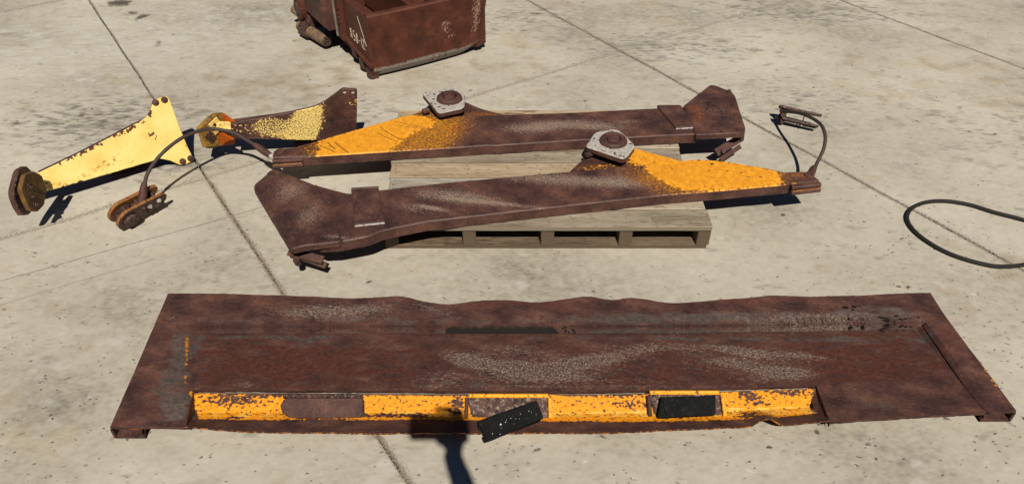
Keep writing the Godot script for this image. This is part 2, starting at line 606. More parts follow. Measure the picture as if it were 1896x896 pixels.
# ------------------------------------------------------------------ ground
func build_ground() -> void:
	var R := Rect2(-3.8, -5.6, 7.6, 4.7)
	var w := 2048
	var h := 2048
	var base := lut([hexc("736d62"), hexc("908a7e"), hexc("a29c90"), hexc("aba599"), hexc("b2aca0"), hexc("bab4a9"), hexc("c4beb3")])
	var any := 0.36
	var brown := mask(w, h, R, 0.26, [[-0.7, -3.7, 1.3, 0.7, 0.34], [-1.3, -3.3, 0.9, 0.5, 0.25], [0.5, -4.3, 1.2, 0.6, 0.25], [2.4, -3.6, 1.5, 1.4, 0.22], [1.6, -1.9, 0.7, 0.5, 0.2], [1.9, -4.8, 1.2, 0.6, 0.25], [-1.6, -1.6, 0.7, 0.5, 0.12], [0.3, -3.4, 0.8, 0.4, 0.15]], 16)
	var grey := mask(w, h, R, 0.2, [[-1.9, -3.1, 0.8, 0.4, 0.42], [-1.55, -2.75, 0.6, 0.25, 0.35], [-0.8, -3.2, 0.7, 0.3, 0.25], [1.7, -4.4, 1.2, 0.4, 0.35], [0.9, -3.9, 0.9, 0.4, 0.3], [1.35, -3.3, 0.7, 0.4, 0.25], [0.0, -4.3, 0.7, 0.4, 0.25], [-0.6, -4.0, 0.6, 0.4, 0.2], [2.3, -3.0, 0.8, 0.5, 0.2]], 16)
	var light := mask(w, h, R, 0.26, [[-2.4, -3.9, 1.2, 1.0, 0.3], [0.9, -2.9, 1.0, 0.6, 0.15], [1.2, -3.6, 0.9, 0.5, 0.2], [-0.5, -1.6, 1.4, 0.8, 0.12], [-1.5, -4.2, 0.8, 0.6, 0.2]], 16)
	var ochre := mask(w, h, R, 0.18, [[-2.1, -3.5, 0.5, 0.2, 0.2], [-1.25, -1.35, 0.3, 0.2, 0.3], [2.0, -3.4, 0.9, 0.7, 0.25], [-0.2, -3.9, 0.8, 0.4, 0.25], [0.9, -4.5, 0.7, 0.5, 0.2], [1.3, -2.2, 0.4, 0.3, 0.2], [-0.75, -4.3, 0.7, 0.3, 0.25]], 16)
	var stain := mask(w, h, R, 0.0, [[-2.4, -4.52, 0.16, 0.14, 0.95], [-2.27, -4.36, 0.1, 0.09, 0.75, 0.5], [-2.2, -4.26, 0.07, 0.07, 0.75], [-2.165, -4.33, 0.06, 0.08, 0.8, 0.6], [-2.07, -4.1, 0.03, 0.03, 0.7], [-1.95, -3.93, 0.05, 0.1, 0.75, -0.2], [-1.99, -3.78, 0.06, 0.05, 0.6], [-2.025, -3.146, 0.045, 0.035, 0.85], [-1.83, -3.3, 0.05, 0.04, 0.6], [-2.3, -3.07, 0.035, 0.025, 0.8], [0.155, -4.36, 0.12, 0.07, 0.62], [0.43, -3.86, 0.1, 0.04, 0.6], [0.87, -1.337, 0.02, 0.022, 0.9], [0.96, -1.21, 0.02, 0.02, 0.7], [-1.17, -1.23, 0.02, 0.02, 0.8], [-1.15, -1.72, 0.02, 0.015, 0.7]], 4)
	var s := skin(w, h, base, [0, 1, 0.4, 1.3, 0.75, 1.15], [
		[brown, 5, 0.8, 0.7, 1.0, 1.0, lut([hexc("8a7f6e"), hexc("968b7a"), hexc("a39887")]), 0],
		[grey, 5, 1.1, 1.5, 1.3, 0.85, lut([hexc("6a665f"), hexc("7d7971"), hexc("8d8981")]), -4],
		[ochre, 0, 1.3, 0.9, 1.1, 0.5, lut([hexc("a5906a"), hexc("ad9a78")]), 0],
		[light, 5, 1.3, 1.1, 1.2, 1.0, lut([hexc("a9a69e"), hexc("b4b2aa"), hexc("bdbab2")]), 2],
		[light, 1, 0.35, 1.3, 0.9, 1.0, lut([hexc("b9b6ad"), hexc("c2bfb7")]), 4],
		[grey, 1, 0.9, 1.6, 1.25, 1.1, lut([hexc("5b564e"), hexc("77726a")]), -10],
		[stain, 1, 1.0, 0.8, 0.5, 1.6, lut([hexc("4c463e"), hexc("625b52")]), -4]])
	var rgb: PackedByteArray = s[0]
	var hh: PackedByteArray = s[1]
	# pits and grit: dark specks, thicker on the right and in front; a few pale chips
	var r := RandomNumberGenerator.new()
	r.seed = 91
	for k in 52000:
		var px := r.randf()
		var pz := r.randf()
		var x := R.position.x + px * R.size.x
		var z := R.position.y + pz * R.size.y
		var dens := 0.10 + 0.55 * smoothstep(0.9, 1.6, x) * smoothstep(-2.7, -1.8, z) + 0.16 * smoothstep(-2.4, -1.3, z)
		var nv: int = NZ[1][((int(pz * 900)) & 511) * 512 + (int(px * 900) & 511)]
		dens *= pow(nv / 128.0, 4.0)
		var pale := r.randf() < 0.14
		var big := r.randf()
		var size := 0.55 + 0.55 * big + (1.1 if big > 0.965 else 0.0)
		var dark := r.randf_range(0.25, 0.9)
		var sk := r.randf_range(-0.7, 0.7)
		var el := r.randf_range(0.8, 1.9)
		if r.randf() > dens:
			continue
		var cx := px * w
		var cy := pz * h
		for yy in range(maxi(0, int(cy) - 4), mini(h, int(cy) + 5)):
			for xx in range(maxi(0, int(cx) - 4), mini(w, int(cx) + 5)):
				var d := pow((xx - cx + (yy - cy) * sk) / size, 2) + pow((yy - cy) / (size * el), 2)
				d += (NZ[4][((yy * 5) & 511) * 512 + ((xx * 5) & 511)] - 128) * 0.007
				if d < 1.0:
					var a := clampf((1.0 - d) * 2.0, 0, 1) * dark
					var q := (yy * w + xx)
					var c := 196 if pale else 58
					for e in 3:
						rgb[q * 3 + e] = int(lerpf(rgb[q * 3 + e], c - e * 5, a))
					hh[q] = int(lerpf(hh[q], 130 if pale else 40, a))
	# hairline crack beside the cross joint; dirt worked into the slabs along the joints
	var ad := V(-0.5664, -0.8241)
	var bd := V(0.8241, -0.5664)
	var cross := func(b: float) -> Vector2: return bd * b + ad * (2.885 - 0.0275 * clampf(b - 0.6, -3.0, 4.0))
	var seam := func(b: float, a: float) -> Vector2: return bd * b + ad * a
	for L in [[V(-1.795, -1.982), V(-0.98, -2.42), 0.5, 1, 3], [V(-1.93, -1.75), V(-1.3, -2.1), 0.2, 1, 5], [seam.call(-1.0, 5.335), seam.call(2.0, 5.335), 0.5, 5, 4], [cross.call(-2.4), cross.call(0.436), 0.5, 3, 9], [cross.call(0.436), cross.call(4.6), 0.4, 3, 9], [seam.call(0.436, 2.865), seam.call(0.436, 5.6), 0.3, 3, 9], [seam.call(0.436, 0.0), seam.call(0.436, 2.865), 0.3, 6, 11], [seam.call(2.66, 0.3), seam.call(2.66, 5.3), 0.36, 6, 9], [seam.call(4.25, 1.0), seam.call(4.25, 5.5), 0.34, 5, 8]]:
		var a: Vector2 = L[0]
		var b: Vector2 = L[1]
		var n: int = int(a.distance_to(b) * 900)
		for k in n:
			var p := a.lerp(b, float(k) / n)
			for rpt in L[3]:
				var sp := r.randfn(0.0, 0.0022 * L[3]) if L[3] > 1 else 0.0
				var xx := int((p.x + sp - R.position.x) / R.size.x * w + sin(k * 0.013) * 1.0)
				var yy := int((p.y + sp * 0.6 - R.position.y) / R.size.y * h)
				if xx < 1 or yy < 1 or xx >= w - 1 or yy >= h - 1:
					continue
				var lit: bool = r.randf() < 0.22 and L[3] > 3
				for e in 3:
					var q := (yy * w + xx) * 3 + e
					rgb[q] = int(lerpf(rgb[q], 178 - e * 8 if lit else 88 - e * 8, L[2]))
	M.concrete = skin_material(w, h, [rgb, hh], 0.85, 0.25)
	M.filler = plain(hexc("2a251f"), 0.95)
	# the sheet that the joints are cut down to
	var g := Geo.new()
	g.quad(M.filler, Vector3(-160, -0.032, -160), Vector3(160, -0.032, -160), Vector3(160, -0.032, 160), Vector3(-160, -0.032, 160), Vector3.UP)
	var sheet := MeshInstance3D.new()
	sheet.name = "ground"
	sheet.mesh = g.mesh(Vector3.ZERO)
	sheet.set_meta("kind", "structure")
	sheet.set_meta("label", "dark soil and filler under the concrete slabs, seen in the joints")
	sheet.set_meta("category", "ground")
	add_child(sheet)
	var pav := Node3D.new()
	pav.name = "concrete_pavement"
	pav.set_meta("kind", "structure")
	pav.set_meta("label", "pale weathered concrete yard of sawn slabs with oil stains")
	pav.set_meta("category", "pavement")
	add_child(pav)
	# joints: two families of straight cuts, measured from the picture
	var ab := [-22.0, -15.0, -8.5, -4.2, -1.9, 0.436, 2.66, 4.25, 6.5, 9.0, 15.0, 22.0]
	var bb := [-22.0, -14.0, -7.0, -2.4, 0.02, 2.865, 5.335, 7.9, 14.0, 22.0]
	var r2 := RandomNumberGenerator.new()
	r2.seed = 5
	for i in ab.size() - 1:
		for j in bb.size() - 1:
			var near: bool = i >= 3 and i <= 8 and j >= 3 and j <= 6
			var wa0 := 0.004
			var q := []
			for c in [[i, j, 1, 1], [i + 1, j, -1, 1], [i + 1, j + 1, -1, -1], [i, j + 1, 1, -1]]:
				var bpos: float = ab[c[0]] + c[2] * wa0
				var apos: float = bb[c[1]] + c[3] * 0.0055
				if c[1] == 5:
					apos -= 0.055 * clampf(bpos - 0.6, -3.0, 4.0) * 0.5 - 0.02
				q.append(bd * bpos + ad * apos)
			var pts := PackedVector2Array()
			for e in 4:
				var a: Vector2 = q[e]
				var b: Vector2 = q[(e + 1) % 4]
				var k: int = int(a.distance_to(b) / 0.03) if near else 1
				var dir := (b - a).normalized()
				var nrm := V(-dir.y, dir.x)
				for t in k:
					var am := 0.0006
					if near and t > 0:
						var lf: int = NZ[5][(t * 7 + e * 91 + i * 37) & 262143]
						am = 0.0012 + (0.004 if lf > 165 and e % 2 == 1 else 0.0)
					var off := 0.0 if t == 0 else r2.randf_range(-am, am * 0.4)
					pts.append(a.lerp(b, float(t) / k) + nrm * (off if area2(PackedVector2Array(q)) < 0 else -off) * -1.0)
			var sg := Geo.new()
			plate(sg, M.concrete, M.filler if not near else M.concrete, pts, 0.0, -0.031, 0.0015, Transform3D.IDENTITY, R)
			var sl := part("slab", sg, pav)
			sl.set_meta("kind", "structure")
	# grit lying in and beside the rougher joints
	var mm := MultiMesh.new()
	mm.transform_format = MultiMesh.TRANSFORM_3D
	var pebble := SphereMesh.new()
	pebble.radius = 1.0
	pebble.height = 1.5
	pebble.radial_segments = 6
	pebble.rings = 3
	var gm := plain(hexc("857a68"), 0.95)
	pebble.material = gm
	mm.mesh = pebble
	var spots := []
	for k in 15000:
		var line := r2.randi() % 3
		var bpos: float = [0.436, 2.66, 4.25][line]
		var apos := r2.randf_range(0.3, 5.2)
		var wgt := 1.0
		if line == 0:
			wgt = 1.0 if apos < 2.86 else 0.03
		elif line == 1:
			wgt = 0.55 if apos > 1.6 else 0.15
		else:
			wgt = 0.3
		if r2.randf() > wgt:
			continue
		var p := bd * (bpos + r2.randfn(0.0, 0.0055)) + ad * apos
		var sc := r2.randf_range(0.001, 0.0027)
		spots.append(Transform3D(Basis.from_euler(Vector3(r2.randf() * 3, r2.randf() * 3, 0)).scaled(Vector3(sc, sc * 0.7, sc)), Vector3(p.x, sc * 0.3, p.y)))
	mm.instance_count = spots.size()
	for k in spots.size():
		mm.set_instance_transform(k, spots[k])
	var mi := MultiMeshInstance3D.new()
	mi.name = "joint_grit"
	mi.multimesh = mm
	mi.set_meta("kind", "stuff")
	mi.set_meta("label", "fine grit and crumbs of concrete lying along the slab joints")
	mi.set_meta("category", "grit")
	add_child(mi)

# ------------------------------------------------------------------ blade
func lerp_poly(p: Array, x: float) -> float:
	for i in p.size() - 1:
		if x <= p[i + 1].x or i == p.size() - 2:
			var t: float = (x - p[i].x) / (p[i + 1].x - p[i].x)
			if i > 0 and i < p.size() - 2:
				t = clampf(t, 0, 1)
			return cubic_interpolate(p[i].y, p[i + 1].y, p[maxi(i - 1, 0)].y, p[mini(i + 2, p.size() - 1)].y, clampf(t, 0, 1))
	return p[0].y

func lin_poly(p: Array, x: float) -> float:
	for i in p.size() - 1:
		if x <= p[i + 1].x or i == p.size() - 2:
			return lerpf(p[i].y, p[i + 1].y, clampf((x - p[i].x) / (p[i + 1].x - p[i].x), 0, 1))
	return p[0].y

var dent := FastNoiseLite.new()

# a sheet between two edge curves (arrays of points, same count), k rows; the top face and a 10 mm thick body
func sheet(g: Geo, top: Material, side: Material, A: PackedVector3Array, B: PackedVector3Array, k: int, r: Rect2, thick := 0.01, wobble := 0.0012, fold := -1.0) -> void:
	var n := A.size()
	var P := []
	for j in k + 1:
		var row := PackedVector3Array()
		for i in n:
			var p := A[i].lerp(B[i], float(j) / k)
			p.y += dent.get_noise_2d(p.x * 100.0, p.z * 100.0) * wobble * 2.0
			row.append(p)
		P.append(row)
	var N := []
	for j in k + 1:
		var row := PackedVector3Array()
		for i in n:
			var dx: Vector3 = P[j][mini(i + 1, n - 1)] - P[j][maxi(i - 1, 0)]
			var dz: Vector3 = P[mini(j + 1, k)][i] - P[maxi(j - 1, 0)][i]
			var nn := dz.cross(dx).normalized()
			row.append(nn if nn.y > 0 else -nn)
		N.append(row)
	var uv := func(p: Vector3) -> Vector2: return V((p.x - r.position.x) / r.size.x, (p.z - (maxf(0.0, fold - p.y) if fold > 0.0 else 0.0) - r.position.y) / r.size.y)
	var dn := Vector3(0, -thick, 0)
	for j in k:
		for i in n - 1:
			var a: Vector3 = P[j][i]
			var b: Vector3 = P[j][i + 1]
			var c: Vector3 = P[j + 1][i + 1]
			var d: Vector3 = P[j + 1][i]
			g.tri(top, a, b, c, N[j][i], N[j][i + 1], N[j + 1][i + 1], uv.call(a), uv.call(b), uv.call(c))
			g.tri(top, a, c, d, N[j][i], N[j + 1][i + 1], N[j + 1][i], uv.call(a), uv.call(c), uv.call(d))
			g.flat(side, a + dn, b + dn, c + dn, Vector3.DOWN)
			g.flat(side, a + dn, c + dn, d + dn, Vector3.DOWN)
	for i in n - 1:
		g.quad(side, P[0][i], P[0][i + 1], P[0][i + 1] + dn, P[0][i] + dn, A[i] - B[i])
		g.quad(side, P[k][i], P[k][i + 1], P[k][i + 1] + dn, P[k][i] + dn, B[i] - A[i])
	for j in k:
		g.quad(side, P[j][0], P[j + 1][0], P[j + 1][0] + dn, P[j][0] + dn, A[0] - A[1])
		g.quad(side, P[j][n - 1], P[j + 1][n - 1], P[j + 1][n - 1] + dn, P[j][n - 1] + dn, A[1] - A[0])

func curve(f: Callable, x0: float, x1: float, n: int) -> PackedVector3Array:
	var o := PackedVector3Array()
	for i in n + 1:
		o.append(f.call(lerpf(x0, x1, float(i) / n)))
	return o

func seg(a: Vector3, b: Vector3, n: int) -> PackedVector3Array:
	var o := PackedVector3Array()
	for i in n + 1:
		o.append(a.lerp(b, float(i) / n))
	return o

func build_blade() -> void:
	dent.seed = 3
	dent.frequency = 0.045
	dent.fractal_octaves = 3
	var R := Rect2(-1.2, -1.92, 2.7, 0.68)
	var w := 2048
	var h := 512
	# paint left in the pocket, worn away towards the lip and round the pads
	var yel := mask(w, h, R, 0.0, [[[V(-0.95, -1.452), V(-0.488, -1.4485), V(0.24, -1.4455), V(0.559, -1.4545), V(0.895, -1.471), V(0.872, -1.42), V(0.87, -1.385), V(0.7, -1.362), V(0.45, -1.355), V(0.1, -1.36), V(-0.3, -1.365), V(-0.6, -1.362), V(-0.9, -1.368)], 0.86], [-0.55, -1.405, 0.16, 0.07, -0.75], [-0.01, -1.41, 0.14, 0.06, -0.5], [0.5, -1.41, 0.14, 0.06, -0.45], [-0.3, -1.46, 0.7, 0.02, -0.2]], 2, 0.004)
	var edge_paint := mask(w, h, R, 0.0, [[-1.018, -1.64, 0.012, 0.07, 0.85, -0.31], [-0.995, -1.57, 0.011, 0.06, 0.75, -0.31], [-0.975, -1.5, 0.01, 0.05, 0.6, -0.31], [-1.13, -1.4, 0.012, 0.12, 0.55], [-1.075, -1.55, 0.03, 0.06, 0.45, 0.5], [1.418, -1.5, 0.012, 0.15, 0.6], [1.4, -1.62, 0.015, 0.1, 0.35]], 2)
	var ledge := mask(w, h, R, 0.0, [[[V(-0.91, -1.4), V(-0.3, -1.4), V(0.1, -1.395), V(0.86, -1.42), V(0.9, -1.39), V(0.6, -1.378), V(-0.9, -1.378)], 0.62]], 2)  # paler worn paint, with the brighter light on the ledge put into the colour
	var patch := mask(w, h, R, 0.34, [[-0.36, -1.385, 0.1, 0.014, 0.7], [-0.27, -1.385, 0.06, 0.014, 0.7], [-0.8, -1.376, 0.04, 0.008, 0.7], [-0.45, -1.385, 0.05, 0.01, 0.6], [0.68, -1.38, 0.05, 0.02, 0.6], [-0.82, -1.435, 0.14, 0.03, 0.5], [-0.7, -1.448, 0.12, 0.012, 0.5], [-0.2, -1.45, 0.3, 0.008, 0.5], [0.32, -1.45, 0.2, 0.02, 0.42], [0.7, -1.445, 0.07, 0.03, 0.52, 0.4], [0.82, -1.458, 0.1, 0.016, 0.5], [-0.16, -1.42, 0.03, 0.04, 0.6], [0.35, -1.42, 0.08, 0.015, 0.4]], 2)
	var char := mask(w, h, R, 0.0, [[1.085, -1.735, 0.014, 0.012, 1.4, 0.5], [1.125, -1.735, 0.01, 0.016, 1.4, 0.4], [1.09, -1.79, 0.018, 0.012, 1.3], [1.12, -1.795, 0.014, 0.01, 1.3], [1.11, -1.78, 0.012, 0.008, 1.2], [1.19, -1.745, 0.02, 0.007, 1.4, 0.3], [1.2, -1.73, 0.02, 0.009, 1.4, 0.2], [1.19, -1.712, 0.014, 0.007, 1.3, 0.5], [1.24, -1.75, 0.012, 0.007, 1.3], [1.25, -1.735, 0.014, 0.008, 1.4, 0.4], [1.265, -1.738, 0.01, 0.007, 1.3], [1.225, -1.725, 0.008, 0.006, 1.2], [1.31, -1.745, 0.008, 0.006, 1.2], [1.32, -1.72, 0.008, 0.006, 1.2], [1.26, -1.715, 0.008, 0.006, 1.1]], 1)
	var scuff := mask(w, h, R, 0.14, [[0.1, -1.55, 0.45, 0.11, 0.42], [0.72, -1.58, 0.36, 0.1, 0.42], [-0.55, -1.77, 0.4, 0.07, 0.25], [0.9, -1.74, 0.4, 0.08, 0.3], [-0.14, -1.585, 0.13, 0.05, 0.55, 0.25], [0.05, -1.54, 0.24, 0.045, 0.6, 0.12], [0.27, -1.585, 0.26, 0.04, 0.6, -0.22], [0.0, -1.63, 0.2, 0.04, 0.32], [-0.22, -1.5, 0.14, 0.05, 0.35], [0.45, -1.64, 0.3, 0.035, 0.45], [0.72, -1.62, 0.16, 0.03, 0.5, 0.2], [0.83, -1.53, 0.16, 0.035, 0.6, 0.1], [0.68, -1.56, 0.12, 0.025, 0.4, 0.3], [0.9, -1.6, 0.16, 0.025, 0.4, 0.2], [0.78, -1.5, 0.2, 0.03, 0.4], [-0.62, -1.77, 0.28, 0.05, 0.4], [-0.25, -1.78, 0.14, 0.035, 0.4, 0.4], [-0.45, -1.795, 0.1, 0.04, 0.3], [-0.79, -1.475, 0.07, 0.02, 0.45], [-1.08, -1.74, 0.05, 0.03, 0.3], [0.08, -1.5, 0.25, 0.03, 0.35], [0.4, -1.49, 0.3, 0.02, 0.2], [0.97, -1.74, 0.2, 0.04, 0.3], [0.2, -1.47, 1.1, 0.01, 0.32], [1.07, -1.74, 0.1, 0.03, 0.3]], 2)
	var blue := mask(w, h, R, 0.12, [[-0.65, -1.66, 0.22, 0.05, 0.6], [0.6, -1.74, 0.6, 0.07, 0.5], [1.1, -1.67, 0.4, 0.04, 0.55], [-1.0, -1.6, 0.06, 0.16, 0.5], [-0.95, -1.42, 0.14, 0.12, 0.45], [0.3, -1.75, 0.6, 0.05, 0.3], [0.98, -1.4, 0.5, 0.06, 0.35], [1.3, -1.66, 0.1, 0.12, 0.4, -0.6], [-0.35, -1.35, 0.6, 0.03, 0.35], [-0.13, -1.48, 0.14, 0.03, 0.6], [-0.9, -1.685, 0.5, 0.02, 0.5], [0.0, -1.68, 1.2, 0.016, 0.4], [0.6, -1.675, 0.6, 0.018, 0.5], [-1.02, -1.5, 0.04, 0.25, 0.5, 0.2]], 4)
	var red := mask(w, h, R, 0.25, [[0.1, -1.81, 0.5, 0.05, 0.35], [0.75, -1.82, 0.2, 0.03, 0.45], [1.36, -1.65, 0.06, 0.2, 0.35], [-1.06, -1.55, 0.08, 0.15, 0.3], [-0.6, -1.55, 0.35, 0.07, 0.3], [1.0, -1.55, 0.3, 0.08, 0.3], [0.3, -1.5, 0.14, 0.04, 0.35]], 4)
	var floor_ := mask(w, h, R, 0.0, [[[V(-1.015, -1.695), V(-0.935, -1.455), V(0.9, -1.47), V(1.33, -1.5), V(1.30, -1.71), V(0.2, -1.695)], 0.66], [-0.1, -1.56, 0.5, 0.14, -0.12], [0.98, -1.57, 0.4, 0.1, 0.2], [-0.65, -1.57, 0.35, 0.1, 0.2], [-0.3, -1.66, 0.9, 0.03, -0.3], [0.6, -1.67, 0.6, 0.03, -0.3]], 4, 0.008)
	var wing := mask(w, h, R, 0.0, [[[V(-1.08, -1.7), V(-1.02, -1.705), V(-0.937, -1.455), V(-0.91, -1.32), V(-0.99, -1.32), V(-1.04, -1.44)], 0.82], [[V(1.304, -1.72), V(1.33, -1.72), V(1.36, -1.45), V(1.338, -1.45)], 0.85], [-0.98, -1.38, 0.12, 0.06, 0.2], [[V(-1.0, -1.76), V(0.3, -1.755), V(1.33, -1.80), V(1.33, -1.71), V(-1.1, -1.70)], 0.66], [0.55, -1.745, 0.6, 0.05, 0.3], [1.15, -1.78, 0.2, 0.07, 0.3]], 4, 0.02)
	var crease_ := mask(w, h, R, 0.0, [[[V(-1.06, -1.712), V(0.3, -1.713), V(1.3, -1.73), V(1.3, -1.706), V(0.2, -1.688), V(-1.0, -1.69)], 0.64], [[V(-1.022, -1.70), V(-1.0, -1.70), V(-0.92, -1.44), V(-0.94, -1.44)], 0.6], [[V(1.28, -1.72), V(1.304, -1.72), V(1.333, -1.5), V(1.312, -1.5)], 0.62], [[V(-0.93, -1.465), V(0.9, -1.482), V(0.9, -1.47), V(-0.93, -1.452)], 0.55], [0.6, -1.7, 0.7, 0.02, 0.3]], 2, 0.006)  # dark lines along the folds of the tray, shade put into the colour
	var tar := mask(w, h, R, 0.0, [[1.13, -1.795, 0.05, 0.03, 0.5], [1.1, -1.73, 0.05, 0.03, 0.4], [1.21, -1.735, 0.05, 0.035, 0.55], [1.28, -1.74, 0.06, 0.03, 0.45], [1.06, -1.79, 0.04, 0.03, 0.4], [0.2, -1.466, 1.1, 0.008, 0.4]], 2)
	var olive := mask(w, h, R, 0.1, [[1.0, -1.4, 0.4, 0.07, 0.4], [1.2, -1.8, 0.15, 0.06, 0.4], [-0.99, -1.43, 0.1, 0.1, 0.4]], 4)
	var sc := lut([hexc("5f544f"), hexc("82766f"), hexc("a2978f")])
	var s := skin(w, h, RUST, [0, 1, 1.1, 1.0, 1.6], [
		[red, 0, 0.8, 1.3, 1.1, 0.75, lut([hexc("532f27"), hexc("643a30"), hexc("744736")]), 0],
		[wing, 5, 0.6, 1.5, 0.6, 1.3, lut([hexc("463b39"), hexc("5b4f4b"), hexc("6e625c")]), 0],
		[floor_, 5, 0.5, 2.0, 0.8, 1.6, lut([hexc("3a211c"), hexc("4c2c24"), hexc("60382d")]), 0],
		[blue, 5, 0.7, 1.4, 0.9, 1.5, lut([hexc("3b3331"), hexc("4d4441"), hexc("605753")]), 0],
		[olive, 5, 0.5, 1.6, 1.0, 0.9, lut([hexc("4a3d30"), hexc("5f5040")]), 0],
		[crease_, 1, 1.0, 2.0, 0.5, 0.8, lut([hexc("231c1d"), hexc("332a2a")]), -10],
		[scuff, 5, 1.0, 3.0, 0.7, 0.75, lut([hexc("524540"), hexc("685a53"), hexc("7c6e66")]), 4],
		[scuff, 5, 2.2, 8.0, 1.3, 0.9, lut([hexc("665850"), hexc("83756c"), hexc("998c83")]), 8],
		[scuff, 1, 2.4, 4.6, 1.7, 0.7, lut([hexc("7c6f66"), hexc("9d9188"), hexc("bab0a7")]), 14],
		[scuff, 1, 3.4, 5.2, 2.0, 0.8, lut([hexc("3a2824"), hexc("523a31")]), -10],
		[tar, 1, 1.0, 1.4, 0.8, 5.0, TAR, 30],
		[edge_paint, 1, 1.2, 1.4, 0.9, 3.0, lut([hexc("9a5a1c"), hexc("c07f2c")]), 10],
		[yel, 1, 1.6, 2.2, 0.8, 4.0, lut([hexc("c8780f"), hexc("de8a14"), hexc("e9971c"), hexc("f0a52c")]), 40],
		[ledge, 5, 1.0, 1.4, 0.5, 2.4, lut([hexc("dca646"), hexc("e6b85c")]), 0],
		[patch, 1, 1.5, 2.4, 1.25, 4.0, RUST, -40],
		[char, 4, 0.5, 0.5, 0.4, 6.0, TAR, -30]])
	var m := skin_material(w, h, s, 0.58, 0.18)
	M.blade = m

	var t := thing("steel_tray", "long rusty steel tray plate lying flat in front, with yellow pocket along its near edge", "steel tray", Vector3(0.14, 0, -1.58))
	var H := 0.055
	var rec := 0.03
	var back := [V(-1.149, -1.858), V(-1.036, -1.856), V(-0.796, -1.853), V(-0.695, -1.843), V(-0.55, -1.832), V(-0.479, -1.837), V(-0.373, -1.843), V(-0.281, -1.817), V(-0.2, -1.809), V(-0.121, -1.824), V(-0.032, -1.824), V(0.092, -1.812), V(0.2, -1.837), V(0.258, -1.845), V(0.325, -1.827), V(0.406, -1.837), V(0.519, -1.814), V(0.608, -1.817), V(0.68, -1.822), V(0.781, -1.835), V(0.866, -1.85), V(0.989, -1.843), V(1.098, -1.848), V(1.244, -1.853), V(1.397, -1.858)]
	var c1 := [V(-1.2, -1.705), V(0.26, -1.705), V(0.6, -1.707), V(1.45, -1.725)]
	var front := [V(-1.118, -1.313), V(-0.909, -1.315), V(-0.82, -1.31), V(-0.46, -1.305), V(0.257, -1.305), V(0.391, -1.312), V(0.637, -1.326), V(0.833, -1.332), V(0.93, -1.338), V(1.056, -1.347), V(1.314, -1.362), V(1.433, -1.371)]
	var r3 := [V(-0.937, -1.458), V(-0.488, -1.454), V(0.24, -1.451), V(0.559, -1.46), V(0.88, -1.473), V(0.909, -1.475)]
	var rn := RandomNumberGenerator.new()
	rn.seed = 15
	var jag := func(a: float) -> float: return rn.randf_range(-a, a)
	var yof := func(x: float, z: float) -> float: return H
	# back flange with its torn, wavy edge
	var g := Geo.new()
	var A := curve(func(x): return Vector3(lerpf(-1.149, 1.397, x), H + 0.004 * sin(x * 37.0) * sin(x * 11.0), lerp_poly(back, lerpf(-1.149, 1.397, x)) + jag.call(0.0009)), 0, 1, 220)
	var B := curve(func(x): return Vector3(lerpf(-1.139, 1.399, x), H, lin_poly(c1, lerpf(-1.139, 1.399, x))), 0, 1, 220)
	sheet(g, m, M.rust, A, B, 10, R)
	part("back_flange", g, t)
	# bend down into the tray
	var li0 := Vector3(-1.018, H - rec, -1.703)
	var li1 := Vector3(-0.937, 0.04, -1.458)
	var ri0 := Vector3(1.304, H - rec, -1.72)
	var ri1 := Vector3(1.33, 0.038, -1.505)
	var ri2 := Vector3(1.344, H - 0.002, -1.38)
	var lo0 := Vector3(-1.068, H, lin_poly(c1, -1.068))
	var lo1 := Vector3(-1.028, H, -1.442)
	var lo2 := Vector3(-0.975, H, lin_poly(front, -0.975))
	var ro0 := Vector3(1.326, H, lin_poly(c1, 1.326))
	var ro1 := Vector3(1.354, H, -1.49)
	var ro2 := Vector3(1.36, H, lin_poly(front, 1.36))
	var lfoot := Vector3(-0.909, H - 0.004, lin_poly(front, -0.909))
	g = Geo.new()
	A = curve(func(x): return Vector3(x, H, lin_poly(c1, x)), lo0.x, ro0.x, 120)
	B = curve(func(x): return Vector3(lerpf(li0.x, ri0.x, x), H - rec, lin_poly(c1, lerpf(li0.x, ri0.x, x)) + 0.002), 0, 1, 120)
	sheet(g, m, M.rust, A, B, 3, R, 0.01, 0.0, H)
	sheet(g, m, M.rust, seg(lo0, lo1, 20), seg(B[0], li1, 20), 4, R, 0.01, 0.0006)
	sheet(g, m, M.rust, seg(lo1, lo2, 14), seg(li1, lfoot, 14), 4, R, 0.01, 0.0006)
	sheet(g, m, M.rust, seg(ro0, ro1, 20), seg(B[120], ri1, 20), 1, R, 0.01, 0.0)
	part("tray_bend", g, t)
	# tray floor
	g = Geo.new()
	var C := curve(func(x): return Vector3(x, 0.042, lin_poly(r3, x) + jag.call(0.0008) - 0.0), -0.937, 0.905, 150)
	var Bp := PackedVector3Array()
	for i in C.size():
		var f := float(i) / (C.size() - 1)
		Bp.append(B[0].lerp(Vector3(0.9, H - rec, lin_poly(c1, 0.9) + 0.002), f))
	sheet(g, m, M.rust, Bp, C, 14, R)
	part("tray_floor", g, t)
	# to the right of the pocket the tray runs out to the front edge
	g = Geo.new()
	var fr := PackedVector3Array()
	var fb := PackedVector3Array()
	for i in 51:
		var f := i / 50.0
		var x := lerpf(0.9, ri1.x, f)
		fb.append(Vector3(lerpf(0.9, B[120].x, f), H - rec, lin_poly(c1, lerpf(0.9, B[120].x, f)) + 0.002))
		fr.append(Vector3(x, lerpf(0.04, 0.038, f), -1.475 if f < 0.01 else lerpf(-1.475, -1.505, f)))
	sheet(g, m, M.rust, fb, fr, 12, R)
	var fe := PackedVector3Array()
	for i in 51:
		var f := i / 50.0
		var x := lerpf(0.893, ri2.x, f)
		fe.append(Vector3(x, lerpf(H - 0.006, H, f), lin_poly(front, x) + jag.call(0.001)))
